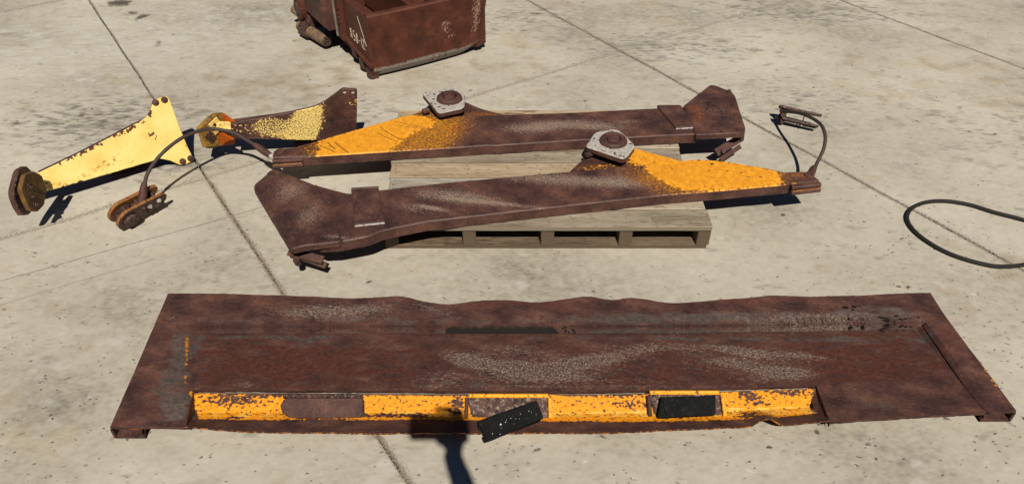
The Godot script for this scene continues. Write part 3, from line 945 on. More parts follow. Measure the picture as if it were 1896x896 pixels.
	sheet(g, m, M.rust, fr, fe, 10, R)
	part("front_apron", g, t)
	# crust of old grease stuck in the bend
	g = Geo.new()
	var crust := [V(-0.214, 0.001), V(-0.21, 0.02)]
	var cx := -0.2
	while cx < 0.135:
		crust.append(V(cx, 0.0245 + rn.randf_range(-0.003, 0.006)))
		cx += rn.randf_range(0.004, 0.012)
	crust.append_array([V(0.14, 0.018), V(0.15, 0.001)])
	var wall := Transform3D(Basis(Vector3(1, 0, 0), Vector3(0, 0.05, 1).normalized(), Vector3(0, -1, 0.05).normalized()), Vector3(0, H - rec, -1.7025))
	for e in crust.size():
		crust[e] = V(crust[e].x, -crust[e].y)
	plate(g, M.tar, M.tar, PackedVector2Array(crust), 0.003, -0.001, 0.0006, wall)
	for q in [V(0.162, 0.022), V(0.172, 0.012), V(0.183, 0.006), V(0.195, 0.016), V(0.17, 0.027), V(0.2, 0.004)]:
		plate(g, M.tar, M.tar, ngon(7, rn.randf_range(0.003, 0.006), q.x * 50, V(q.x, -q.y)), 0.003, -0.001, 0.0006, wall)
	part("grease_crust", g, t, "black crust of old grease in the bend")
	# end members
	g = Geo.new()
	sheet(g, m, M.rust, seg(Vector3(-1.139, H, -1.705), Vector3(-1.118, H, -1.313), 40), PackedVector3Array(Array(seg(lo0, lo1, 26)) + Array(seg(lo1, lo2, 14)).slice(1)), 8, R)
	part("end_plate", g, t)
	g = Geo.new()
	var ro := PackedVector3Array(Array(seg(ro0, ro1, 26)) + Array(seg(ro1, ro2, 14)).slice(1))
	sheet(g, m, M.rust, ro, seg(Vector3(1.399, H, -1.724), Vector3(1.433, H, -1.371), 40), 6, R)
	sheet(g, m, M.rust, seg(ri1, ri2, 12), seg(ro1, ro2, 12), 1, R, 0.01, 0.0)
	part("end_plate", g, t)
	# rolled end channels, open towards the front
	for e in [[Vector3(-1.149, 0, -1.858), Vector3(-1.118, 0, -1.313), 1.0], [Vector3(1.397, 0, -1.858), Vector3(1.433, 0, -1.371), -1.0]]:
		g = Geo.new()
		var prof := []
		for k in 9:
			var a := PI / 2 * k / 8.0
			prof.append(V(0.012 - 0.016 * sin(a), H - 0.016 + 0.016 * cos(a)))
		for k in 7:
			var a := PI / 2 * k / 6.0
			prof.append(V(0.004 - 0.008 * cos(a), 0.012 - 0.008 * sin(a)))
		prof.append(V(0.085, 0.004))
		var d: Vector3 = e[1] - e[0]
		for k in prof.size() - 1:
			var p: Vector2 = prof[k]
			var q: Vector2 = prof[k + 1]
			var nn := Vector2(q.y - p.y, -(q.x - p.x)).normalized()
			if nn.x > 0.01 or (absf(nn.x) <= 0.01 and k < 4 and nn.y < 0):
				nn = -nn
			var e3 := Vector3(nn.x * e[2], nn.y, 0)
			for th in [0.0, 0.008]:
				var p3 := Vector3((p.x - nn.x * th) * e[2], p.y - nn.y * th, 0)
				var q3 := Vector3((q.x - nn.x * th) * e[2], q.y - nn.y * th, 0)
				g.quad(m if k < 14 and th == 0.0 else M.rust, e[0] + p3, e[0] + q3, e[1] + q3, e[1] + p3, e3 if th == 0.0 else -e3, R)
			var q0 := Vector3(p.x * e[2], p.y, 0)
			var q1 := Vector3(q.x * e[2], q.y, 0)
			g.quad(M.rust, e[1] + q0, e[1] + q1, e[1] + q1 - e3 * 0.008, e[1] + q0 - e3 * 0.008, Vector3.BACK)
		# inner web of the channel
		var ix: float = 0.085 * e[2]
		g.quad(M.redrust, e[0] + Vector3(ix, 0.004, 0.03), e[1] + Vector3(ix - 0.012 * e[2], 0.004, -0.004), e[1] + Vector3(ix, H - 0.01, -0.004), e[0] + Vector3(ix, H - 0.01, 0.03), Vector3(-e[2], 0, 0))
		g.quad(M.redrust, e[0] + Vector3(ix + 0.004 * e[2], 0.004, 0.03), e[1] + Vector3(ix - 0.006 * e[2], 0.004, -0.004), e[1] + Vector3(ix + 0.006 * e[2], H - 0.01, -0.004), e[0] + Vector3(ix + 0.004 * e[2], H - 0.01, 0.03), Vector3(e[2], 0, 0))
		g.quad(M.greased, e[1] + Vector3(0, 0.004, -0.16), e[1] + Vector3(ix, 0.004, -0.16), e[1] + Vector3(ix, H - 0.01, -0.16), e[1] + Vector3(0, H - 0.01, -0.16), Vector3.BACK)
		g.quad(M.orange_paint_bounce, e[1] + Vector3(0.03 * e[2], 0.006, -0.02), e[1] + Vector3(0.06 * e[2], 0.006, -0.02), e[1] + Vector3(0.06 * e[2], H - 0.012, -0.05), e[1] + Vector3(0.03 * e[2], H - 0.012, -0.05), Vector3.BACK)
		part("end_channel", g, t)
	# pocket: sloping yellow back, ledge and lip
	g = Geo.new()
	var crease := [V(-0.95, -1.398), V(-0.482, -1.399), V(0.081, -1.393), V(0.614, -1.4), V(0.87, -1.417)]
	var C2 := PackedVector3Array()
	var D2 := PackedVector3Array()
	for i in 121:
		var f := i / 120.0
		var x0 := lerpf(-0.955, 0.903, f)
		var x1 := lerpf(-0.945, 0.868, f)
		C2.append(Vector3(x0, 0.033, lin_poly(r3, x0) + 0.004))
		D2.append(Vector3(x1, 0.011, lin_poly(crease, x1)))
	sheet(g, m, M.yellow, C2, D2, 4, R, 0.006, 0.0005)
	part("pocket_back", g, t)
	g = Geo.new()
	var L0 := PackedVector3Array()
	var L1 := PackedVector3Array()
	var L2 := PackedVector3Array()
	for i in 141:
		var f := i / 140.0
		var x := lerpf(-0.925, 0.895, f)
		var bump := 0.0
		if x > 0.66 and x < 0.77:
			bump = 0.024 * pow(sin((x - 0.66) / 0.11 * PI), 2)
		L0.append(Vector3(lerpf(-0.945, 0.868, f), 0.011, lin_poly(crease, lerpf(-0.945, 0.868, f))))
		L1.append(Vector3(x, 0.02 + bump * 0.6, lerpf(lin_poly(front, x), lin_poly(crease, x), 0.62)))
		L2.append(Vector3(x, lerpf(H, 0.04, smoothstep(0.0, 0.12, f) * (1.0 - smoothstep(0.9, 1.0, f))) + bump, lin_poly(front, x) + jag.call(0.0012) - bump * 0.3))
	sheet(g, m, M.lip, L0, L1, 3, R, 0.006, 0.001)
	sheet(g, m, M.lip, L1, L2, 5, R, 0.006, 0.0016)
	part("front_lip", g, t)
	# the two end walls of the pocket
	g = Geo.new()
	g.quad(M.rust, Vector3(-0.938, 0.042, -1.458), Vector3(-0.91, H - 0.006, -1.32), Vector3(-0.91, 0.012, -1.335), Vector3(-0.93, 0.006, -1.456), Vector3(1, 0.2, 0))
	part("pocket_end", g, t)
	g = Geo.new()
	g.quad(M.rust, Vector3(0.912, 0.04, -1.477), Vector3(0.9, H - 0.008, -1.345), Vector3(0.872, 0.012, -1.36), Vector3(0.885, 0.02, -1.474), Vector3(-1, 0.2, 0))
	g.quad(M.rust, Vector3(0.914, 0.04, -1.477), Vector3(0.902, H - 0.008, -1.345), Vector3(0.902, 0.01, -1.345), Vector3(0.914, 0.01, -1.477), Vector3(1, 0.2, 0))
	part("pocket_end", g, t)
	# wear pads: worn steel shoes seated in the pocket
	var pads := [[-0.672, -0.432, -1.430, -1.376, "worn steel pad with a rounded end"], [-0.131, 0.110, -1.431, -1.367, ""], [0.398, 0.612, -1.443, -1.370, ""]]
	for k in 3:
		var p = pads[k]
		g = Geo.new()
		var o := [V(p[0], p[2]), V(p[1], p[2] - 0.002), V(p[1] + 0.004, p[3] - 0.002), V(p[0] + 0.02, p[3])]
		if k == 0:
			o = [V(p[0] + 0.012, p[2]), V(p[1], p[2]), V(p[1] + 0.006, p[3]), V(p[0] + 0.035, p[3] + 0.002), V(p[0] + 0.01, p[3] - 0.012), V(p[0], p[2] + 0.02)]
		var c := V((p[0] + p[1]) / 2, (p[2] + p[3]) / 2)
		var xf := Transform3D(Basis(Vector3.RIGHT, 0.42), Vector3(c.x, 0.026, c.y))
		var loc := []
		for e in o:
			loc.append(V(e.x - c.x, (e.y - c.y) * 1.08))
		plate(g, M.rust if k == 0 else M.pad, M.rust, rough(loc, 0.02, 0.0008, 60 + k, 0.008), 0.006 if k == 0 else -0.0005, -0.012, 0.003, xf)
		var pad := part("wear_pad", g, t, p[4])
		g = Geo.new()
		if k > 0:
			for sgn in [-1.0, 1.0]:
				bar(g, M.rust if sgn < 0 else M.yellow, Vector3(0.01, 0.016, 0.06), Transform3D(Basis(Vector3.RIGHT, 0.42), Vector3(c.x + sgn * (p[1] - p[0]) * 0.5, 0.03, c.y)))
		bar(g, M.greased if k == 0 else M.yellow, Vector3(p[1] - p[0] - 0.01, 0.012, 0.012), Transform3D(Basis(Vector3.RIGHT, 0.42), Vector3(c.x, 0.041, p[2] - 0.004)), 0.003)
		part("retaining_bar", g, pad)
	# weld bead lettering on the back flange
	var tm := TextMesh.new()
	tm.text = "LED10C0A42"
	tm.font_size = 16
	tm.pixel_size = 0.0021
	tm.depth = 0.004
	var sf := SystemFont.new()
	sf.font_names = PackedStringArray(["Droid Sans"])
	tm.font = sf
	tm.material = M.rust
	var ti := MeshInstance3D.new()
	ti.name = "weld_lettering"
	tm.material = plain(hexc("58463f"), 0.6)
	ti.mesh = tm
	ti.transform = Transform3D(Basis(Vector3.RIGHT, -PI / 2).scaled_local(Vector3(1.25, 1, 1)), Vector3(1.03, H + 0.0015, -1.728) - t.position)
	t.add_child(ti, true)
	# rubber blocks
	var rb := thing("rubber_block", "loose black rubber block lying crooked over the front lip, flecked with white", "rubber block", Vector3(-0.002, 0.03, -1.33))
	var xa := Vector3(0.165, 0.012, -0.068)
	var up := Vector3(0.03, 0.94, 0.30)
	var bx := frame(Vector3(-0.002, 0.061, -1.331), xa, up)
	g = Geo.new()
	plate(g, M.rubber, M.rubber, rough([V(-0.089, -0.03), V(0.089, -0.026), V(0.087, 0.026), V(-0.086, 0.032)], 0.02, 0.0006, 8, 0.003), 0.008, -0.006, 0.002, bx)
	part("face", g, rb)
	g = Geo.new()
	bar(g, M.rubber, Vector3(0.17, 0.014, 0.012), bx * Transform3D(Basis(), Vector3(-0.006, -0.013, 0.02)), 0.002)
	bar(g, M.rubber, Vector3(0.17, 0.014, 0.012), bx * Transform3D(Basis(), Vector3(-0.006, -0.013, -0.019)), 0.002)
	part("side_rib", g, rb)
	g = Geo.new()
	for q in [[-0.033, 0.002, 0.0032], [-0.018, 0.001, 0.0018], [-0.013, -0.004, 0.0012], [-0.045, 0.027, 0.0014], [-0.064, 0.018, 0.0015], [0.0, -0.004, 0.0013], [0.012, 0.002, 0.001], [0.03, -0.006, 0.0012], [0.055, -0.005, 0.0014], [0.06, 0.002, 0.001], [0.022, 0.006, 0.001], [0.002, 0.014, 0.0009], [-0.036, 0.012, 0.0009], [0.07, 0.012, 0.0009]]:
		plate(g, M.white, M.white, ngon(5, q[2] * 0.8, q[0] * 90), 0.0086, 0.0078, 0.0002, bx * Transform3D(Basis(), Vector3(q[0], 0, q[1])))
	part("white_flecks", g, rb).set_meta("kind", "stuff")
	var rc := thing("rubber_block", "black rubber block seated squarely in the right hand pocket of the tray plate", "rubber block", Vector3(0.504, 0.02, -1.4))
	bx = Transform3D(Basis(Vector3.RIGHT, 0.42) * Basis(Vector3.UP, 0.03), Vector3(0.504, 0.037, -1.398))
	g = Geo.new()
	plate(g, M.rubber, M.rubber, rough([V(-0.072, -0.029), V(0.086, -0.03), V(0.078, 0.026), V(-0.09, 0.031)], 0.02, 0.0008, 9, 0.003), 0.009, -0.011, 0.002, bx)
	part("face", g, rc)
	g = Geo.new()
	bar(g, M.rubber, Vector3(0.006, 0.008, 0.05), bx * Transform3D(Basis(Vector3.UP, 0.2), Vector3(-0.068, 0.009, 0.0)), 0.002)
	part("end_rib", g, rc)

# ------------------------------------------------------------------ pallet
func build_pallet() -> void:
	var w := 1024
	var h := 512
	var R := Rect2(0, 0, 1.2, 0.6)
	var st := mask(w, h, R, 0.38, [[0.82, 0.22, 0.08, 0.016, 0.6], [0.84, 0.23, 0.05, 0.02, 0.4], [0.3, 0.1, 0.25, 0.06, 0.3], [0.75, 0.26, 0.14, 0.03, 0.4], [0.95, 0.45, 0.3, 0.05, 0.3]], 8)
	var wh := mask(w, h, R, 0.42, [[0.6, 0.2, 0.4, 0.1, 0.25], [0.2, 0.5, 0.3, 0.08, 0.25]], 8)
	var s := skin(w, h, lut([hexc("665b4d"), hexc("8d8272"), hexc("a59a89"), hexc("b3a997"), hexc("c6beb0")]), [0, 1, 0.15, 0.3, 9.0], [
		[wh, 1, 0.12, 2.6, 1.2, 1.2, lut([hexc("b3ada4"), hexc("c6c0b7")]), 4],
		[st, 1, 0.14, 3.2, 1.2, 1.2, lut([hexc("5c4d40"), hexc("736352")]), -16],
		[st, 5, 1.0, 2.0, 0.9, 1.0, lut([hexc("6d5547"), hexc("7d6352")]), 0]])
	M.wood = skin_material(w, h, s, 0.8, 0.12)
	var tints := []
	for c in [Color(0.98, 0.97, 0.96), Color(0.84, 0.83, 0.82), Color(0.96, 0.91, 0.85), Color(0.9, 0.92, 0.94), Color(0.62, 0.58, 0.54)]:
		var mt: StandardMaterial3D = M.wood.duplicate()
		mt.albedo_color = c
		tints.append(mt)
	var t := thing("wooden_pallet", "weathered wooden pallet of plain boards lying under both steel arms", "pallet", Vector3(0.11, 0, -2.57))
	var r := RandomNumberGenerator.new()
	r.seed = 21
	# deck: boards run left to right
	var z := -2.15
	var back := -2.995
	var n := 8
	var gap := 0.008
	var bd := (z - back - gap * (n - 1)) / n
	for i in n:
		var z1 := z - i * (bd + gap)
		var z0 := z1 - bd
		var f0 := (z - z1) / (z - back)
		var l := lerpf(-0.468, -0.512, f0) + r.randf_range(-0.006, 0.006)
		var rt := lerpf(0.722, 0.668, f0) + r.randf_range(-0.006, 0.006)
		var g := Geo.new()
		var yy := 0.109 + r.randf_range(-0.0015, 0.0015)
		var off := V(l, z0 - (i % 5) * 0.11)
		var rr := Rect2(off.x - r.randf() * 0.3, off.y, 1.2, 0.6)
		plate(g, tints[(i * 3 + 1) % 4], tints[(i * 3 + 1) % 4], rough([V(l, z0), V(rt, z0), V(rt, z1), V(l, z1)], 0.05, 0.0008, 200 + i, 0.002), yy, 0.091, 0.0015, Transform3D.IDENTITY, rr)
		part("deck_board", g, t)
	# bearers, front to back
	for k in 5:
		var x0 := lerpf(-0.44, 0.70, k / 4.0)
		var x1 := lerpf(-0.485, 0.645, k / 4.0)
		var g := Geo.new()
		var ax := Vector3(x1 - x0, 0, -0.83)
		var xf := frame(Vector3((x0 + x1) / 2, 0.0545, -2.572), ax, Vector3.UP)
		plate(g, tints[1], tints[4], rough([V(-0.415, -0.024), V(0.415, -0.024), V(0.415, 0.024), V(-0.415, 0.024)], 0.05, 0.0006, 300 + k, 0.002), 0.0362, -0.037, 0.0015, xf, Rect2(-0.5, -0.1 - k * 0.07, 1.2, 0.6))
		part("bearer", g, t)
	# bottom boards
	for k in 4:
		var z1: float = [-2.16, -2.3, -2.56, -2.88][k]
		var l := lerpf(-0.468, -0.51, (z - z1) / (z - back))
		var g := Geo.new()
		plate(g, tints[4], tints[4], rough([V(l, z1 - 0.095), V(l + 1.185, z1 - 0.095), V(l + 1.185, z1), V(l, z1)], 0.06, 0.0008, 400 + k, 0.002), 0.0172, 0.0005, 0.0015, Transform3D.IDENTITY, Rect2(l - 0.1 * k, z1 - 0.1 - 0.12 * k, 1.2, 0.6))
		part("bottom_board", g, t)
	# nail heads
	var g2 := Geo.new()
	for i in n:
		var zc := z - i * (bd + gap) - bd / 2
		for k in 5:
			var x := lerpf(lerpf(-0.44, 0.70, k / 4.0), lerpf(-0.485, 0.645, k / 4.0), (z - zc) / 0.84)
			for e in [-0.03, 0.0, 0.028]:
				lathe(g2, M.rust, [V(0, 0.1112), V(0.0018, 0.111), V(0.002, 0.1085)], Transform3D(Basis(), Vector3(x + r.randf_range(-0.008, 0.008), 0, zc + e)), 8)
	part("nail_heads", g2, t).set_meta("kind", "stuff")

# ------------------------------------------------------------------ arms
func build_near_arm() -> void:
	var R := Rect2(-1.0, -2.74, 2.24, 0.82)
	var w := 1408
	var h := 512
	var yel := mask(w, h, R, 0.0, [[[V(0.5, -2.49), V(0.7, -2.53), V(0.83, -2.52), V(0.99, -2.47), V(1.035, -2.44), V(1.028, -2.34), V(0.75, -2.29), V(0.63, -2.3), V(0.56, -2.38)], 0.9], [[V(0.49, -2.7), V(0.72, -2.53), V(0.46, -2.5), V(0.45, -2.57)], 0.9], [[V(0.22, -2.5), V(0.42, -2.54), V(0.44, -2.48), V(0.24, -2.455)], 0.62], [0.56, -2.42, 0.14, 0.1, 0.28], [0.72, -2.31, 0.2, 0.05, -0.15], [1.09, -2.425, 0.06, 0.02, 0.45]], 4, 0.02)
	var yel2 := mask(w, h, R, 0.0, [[[V(0.44, -2.49), V(0.7, -2.56), V(0.83, -2.55), V(1.06, -2.47), V(1.1, -2.44), V(1.06, -2.33), V(0.75, -2.25), V(0.56, -2.25), V(0.47, -2.38)], 0.8], [[V(0.2, -2.5), V(0.42, -2.56), V(0.44, -2.48), V(0.22, -2.44)], 0.6]], 8, 0.07)
	var spot := mask(w, h, R, 0.12, [[0.78, -2.49, 0.016, 0.014, 0.7], [0.76, -2.445, 0.01, 0.01, 0.6], [0.88, -2.43, 0.01, 0.008, 0.6], [0.9, -2.4, 0.018, 0.006, 0.65, 0.5], [0.95, -2.4, 0.014, 0.006, 0.65, 0.5], [0.83, -2.44, 0.01, 0.006, 0.6], [0.62, -2.46, 0.012, 0.008, 0.6], [1.0, -2.46, 0.04, 0.012, 0.9], [0.72, -2.31, 0.2, 0.02, 0.25], [0.8, -2.4, 0.3, 0.1, 0.1]], 2)
	var fleck := mask(w, h, R, 0.06, [[0.5, -2.4, 0.16, 0.12, 0.6], [0.3, -2.5, 0.14, 0.05, 0.5], [0.66, -2.3, 0.2, 0.05, 0.4], [-0.52, -2.25, 0.05, 0.12, 0.3], [1.1, -2.41, 0.07, 0.04, 0.6], [-0.62, -2.2, 0.06, 0.1, 0.35], [-0.82, -2.32, 0.1, 0.1, 0.35]], 4)
	var pale := mask(w, h, R, 0.2, [[0.2, -2.38, 0.5, 0.07, 0.5, 0.12], [-0.2, -2.27, 0.3, 0.07, 0.5, 0.2], [-0.35, -2.2, 0.14, 0.05, 0.35, 0.2], [0.45, -2.38, 0.2, 0.08, 0.3], [-0.82, -2.3, 0.1, 0.12, 0.4], [-0.72, -2.15, 0.08, 0.12, 0.35], [-0.28, -2.2, 0.1, 0.02, 0.5, 0.3], [0.0, -2.22, 0.4, 0.02, 0.35, 0.17], [-0.6, -2.03, 0.08, 0.02, 0.4]], 4)
	var dark := mask(w, h, R, 0.15, [[-0.5, -2.2, 0.12, 0.13, 0.4], [0.1, -2.42, 0.5, 0.05, 0.35], [-0.75, -2.05, 0.1, 0.1, 0.3]], 4)
	var s := skin(w, h, RUST, [0, 1, 1.2, 1.1, 1.0], [
		[dark, 5, 1.0, 1.0, 1.0, 1.0, lut([hexc("241b1b"), hexc("312624")]), 0],
		[pale, 2, 2.3, 2.3, 1.1, 1.7, lut([hexc("6a5a50"), hexc("94857a"), hexc("ad9f94")]), 22],
		[pale, 1, 2.0, 3.0, 1.5, 0.9, lut([hexc("6f5a4e"), hexc("8f7a6c")]), 10],
		[fleck, 2, 1.8, 1.8, 1.0, 1.6, ORANGE, 12],
		[yel2, 2, 2.3, 2.3, 1.25, 1.2, lut([hexc("6f4522"), hexc("97601f"), hexc("c07c20")]), 14],
		[yel2, 4, 0.55, 0.55, 0.9, 1.6, lut([hexc("8a5a24"), hexc("c98a26")]), 10],
		[yel, 1, 1.5, 1.5, 0.75, 3.0, YELLOW, 30],
		[yel, 5, 2.0, 2.0, 1.0, 0.22, lut([hexc("9a5c14"), hexc("b87418")]), 0],
		[yel, 1, 3.0, 0.6, 1.0, 0.25, lut([hexc("8a5a1c"), hexc("c98a2c")]), 0],
		[spot, 1, 1.5, 1.5, 0.5, 5.0, RUST, -40]])
	var m := skin_material(w, h, s, 0.52, 0.14)
	var t := thing("lift_arm", "nearer rusty steel arm on the pallet, yellow on its right half", "steel arm", Vector3(0.1, 0.11, -2.3), "pair of steel arms lying on the pallet")
	var T := 0.155
	var g := Geo.new()
	plate(g, m, M.rust, rough([V(-0.740, -2.349), V(-0.605, -2.292), V(-0.486, -2.316), V(-0.262, -2.362), V(0.149, -2.428), V(0.455, -2.473), V(0.696, -2.521), V(0.733, -2.525), V(0.834, -2.511), V(0.984, -2.462), V(1.079, -2.420), V(1.047, -2.352), V(0.715, -2.302), V(0.565, -2.282), V(0.099, -2.198), V(-0.300, -2.122), V(-0.448, -2.072), V(-0.497, -2.036), V(-0.602, -2.004), V(-0.66, -2.0), V(-0.7, -2.1)], 0.03, 0.0007, 1, 0.012), T, 0.113, 0.004, Transform3D.IDENTITY, R)
	var beam := part("beam", g, t)
	g = Geo.new()
	plate(g, m, M.rust, rough([V(-0.923, -2.449), V(-0.736, -2.338), V(-0.644, -2.158), V(-0.579, -2.003), V(-0.702, -1.979), V(-0.738, -1.962), V(-0.754, -1.977), V(-0.959, -2.312), V(-0.966, -2.337)], 0.03, 0.0007, 2, 0.012), T + 0.007, 0.138, 0.003, Transform3D.IDENTITY, R, [[V(-0.678, -2.04), 0.007]])
	var head := part("head_plate", g, t)
	# weld along the joint of head and beam
	g = Geo.new()
	tube(g, M.rust, spline([Vector3(-0.736, T + 0.002, -2.338), Vector3(-0.69, T + 0.002, -2.245), Vector3(-0.644, T + 0.002, -2.158), Vector3(-0.579, T + 0.002, -2.003)], 10), 0.004, 8)
	part("weld_bead", g, head)
	for b in [V(-0.905, -2.318), V(-0.748, -2.022), V(-0.92, -2.41)]:
		g = Geo.new()
		bolt(g, M.rust, Transform3D(Basis(), Vector3(b.x, T + 0.007, b.y)), 0.009, 0.007)
		part("bolt", g, head)
	g = Geo.new()
	plate(g, M.rust, M.rust, rough([V(-0.598, -2.308), V(-0.498, -2.319), V(-0.445, -2.111), V(-0.549, -2.093)], 0.03, 0.0008, 3), T + 0.008, T - 0.002, 0.003, Transform3D.IDENTITY, R)
	bar(g, M.rust, Vector3(0.1, 0.02, 0.012), frame(Vector3(-0.548, T - 0.001, -2.319), Vector3(1, 0, -0.1), Vector3.UP), 0.004)
	var pad := part("wear_plate", g, t)
	g = Geo.new()
	tube(g, M.grey_steel, seg(Vector3(-0.549, T + 0.003, -2.090), Vector3(-0.447, T + 0.003, -2.108), 10), 0.0035, 8)
	part("weld_bead", g, pad, "pale weld bead along the front of the plate")
	g = Geo.new()
	plate(g, m, M.rust, rough([V(0.206, -2.440), V(0.251, -2.511), V(0.303, -2.586), V(0.335, -2.655), V(0.40, -2.69), V(0.470, -2.676), V(0.499, -2.639), V(0.661, -2.550), V(0.72, -2.515), V(0.459, -2.465)], 0.03, 0.0006, 4), T - 0.02, 0.113, 0.003, Transform3D.IDENTITY, R)
	part("gusset", g, t)
	pivot(t, [V(0.293, -2.574), V(0.332, -2.663), V(0.346, -2.676), V(0.406, -2.697), V(0.436, -2.691), V(0.451, -2.663), V(0.486, -2.581), V(0.486, -2.562), V(0.445, -2.488), V(0.427, -2.474), V(0.296, -2.560)], V(0.404, -2.6), 0.168, 0.19, 31)
	tip(t, m, R, [V(1.04, -2.43), V(1.112, -2.437), V(1.143, -2.428), V(1.163, -2.385), V(1.165, -2.372), V(1.05, -2.352)], Vector3(1.052, 0, -2.347), Vector3(1.168, 0, -2.368), V(1.135, -2.408))
	# latch strip hanging under the head
	g = Geo.new()
	var d := Vector3(0.12, -0.012, 0.032)
	bar(g, M.rust, Vector3(0.13, 0.006, 0.03), frame(Vector3(-0.712, 0.098, -2.002), d, Vector3(0.1, 0.9, 0.5)), 0.0015)
	bar(g, M.rust, Vector3(0.1, 0.006, 0.024), frame(Vector3(-0.69, 0.078, -1.998), Vector3(0.12, -0.03, 0.03), Vector3(0.1, 0.9, 0.4)), 0.0015)
	bar(g, M.rust, Vector3(0.02, 0.05, 0.03), frame(Vector3(-0.755, 0.107, -2.02), d, Vector3.UP), 0.002)
	lathe(g, M.rust, [V(0, 0.012), V(0.012, 0.012), V(0.012, -0.02), V(0, -0.02)], Transform3D(Basis(Vector3.RIGHT, 0.4), Vector3(-0.74, 0.09, -1.985)), 12)
	part("latch_strip", g, t)

# the pivot: a cornered plate standing proud of the gusset, with a bearing cap and bolt
func pivot(t: Node3D, o: Array, c: Vector2, y0: float, y1: float, sd: int) -> void:
	var g := Geo.new()
	plate(g, M.grey_steel, M.rust, rough(o, 0.02, 0.0008, sd, 0.008), y1, y0, 0.004)
	var p := part("pivot_plate", g, t, "grey worn pivot plate with rusty rim")
	var xf := Transform3D(Basis(), Vector3(c.x, y1, c.y))
	g = Geo.new()
	lathe(g, M.rust, [V(0.03, 0.015), V(0.034, 0.017), V(0.049, 0.015), V(0.054, 0.009), V(0.057, -0.002)], xf, 32)
	lathe(g, M.rust, [V(0.026, 0.003), V(0.03, 0.003), V(0.03, 0.015)], xf, 32)
	part("bearing_cap", g, p)
	g = Geo.new()
	lathe(g, M.rust, [V(0, 0.019), V(0.02, 0.0185), V(0.025, 0.015), V(0.026, 0.003)], xf, 28)
	for k in 3:
		var a := 0.5 + TAU * k / 3
		lathe(g, M.rust, [V(0, 0.022), V(0.003, 0.022), V(0.004, 0.017)], xf * Transform3D(Basis(), Vector3(cos(a) * 0.009, 0, sin(a) * 0.009)), 8)
	part("centre_bolt", g, p)
	g = Geo.new()
	lathe(g, M.rust, [V(0.04, 0), V(0.04, -0.035)], Transform3D(Basis(), Vector3(c.x, y0, c.y)), 24)
	part("pivot_boss", g, p)
	g = Geo.new()
	bar(g, M.rust, Vector3(0.03, 0.016, 0.02), Transform3D(Basis(Vector3.UP, 0.5), Vector3(c.x - 0.1, y0 - 0.008, c.y + 0.045)), 0.004)
	part("stop_lug", g, p)

# thickened tip: block with a ribbed near edge and a pin eye
func tip(t: Node3D, m: Material, R: Rect2, o: Array, a: Vector3, b: Vector3, eye: Vector2) -> void:
	var g := Geo.new()
	plate(g, m, M.rust, rough(o, 0.02, 0.0005, 77, 0.01), 0.157, 0.112, 0.004, Transform3D.IDENTITY, R)
	var p := part("tip_block", g, t)
	g = Geo.new()
	for k in 2:
		var y: float = [0.142, 0.124][k]
		var zz: float = [0.0, 0.008][k]
		tube(g, M.rust, seg(a + Vector3(0, y, zz), b + Vector3(0, y, zz), 8), 0.01, 10)
	part("edge_rib", g, p)
	g = Geo.new()
	tube(g, M.tan_orange, seg(a + Vector3(0.004, 0.133, 0.012), b + Vector3(-0.004, 0.133, 0.012), 12), 0.003, 6)
	part("paint_bead", g, p)
	g = Geo.new()
	lathe(g, M.rust, [V(0, 0.002), V(0.011, 0.0025), V(0.011, 0.006), V(0.017, 0.006), V(0.019, 0.003), V(0.019, -0.002)], Transform3D(Basis(), Vector3(eye.x, 0.157, eye.y)), 20)
	part("pin_eye", g, p)

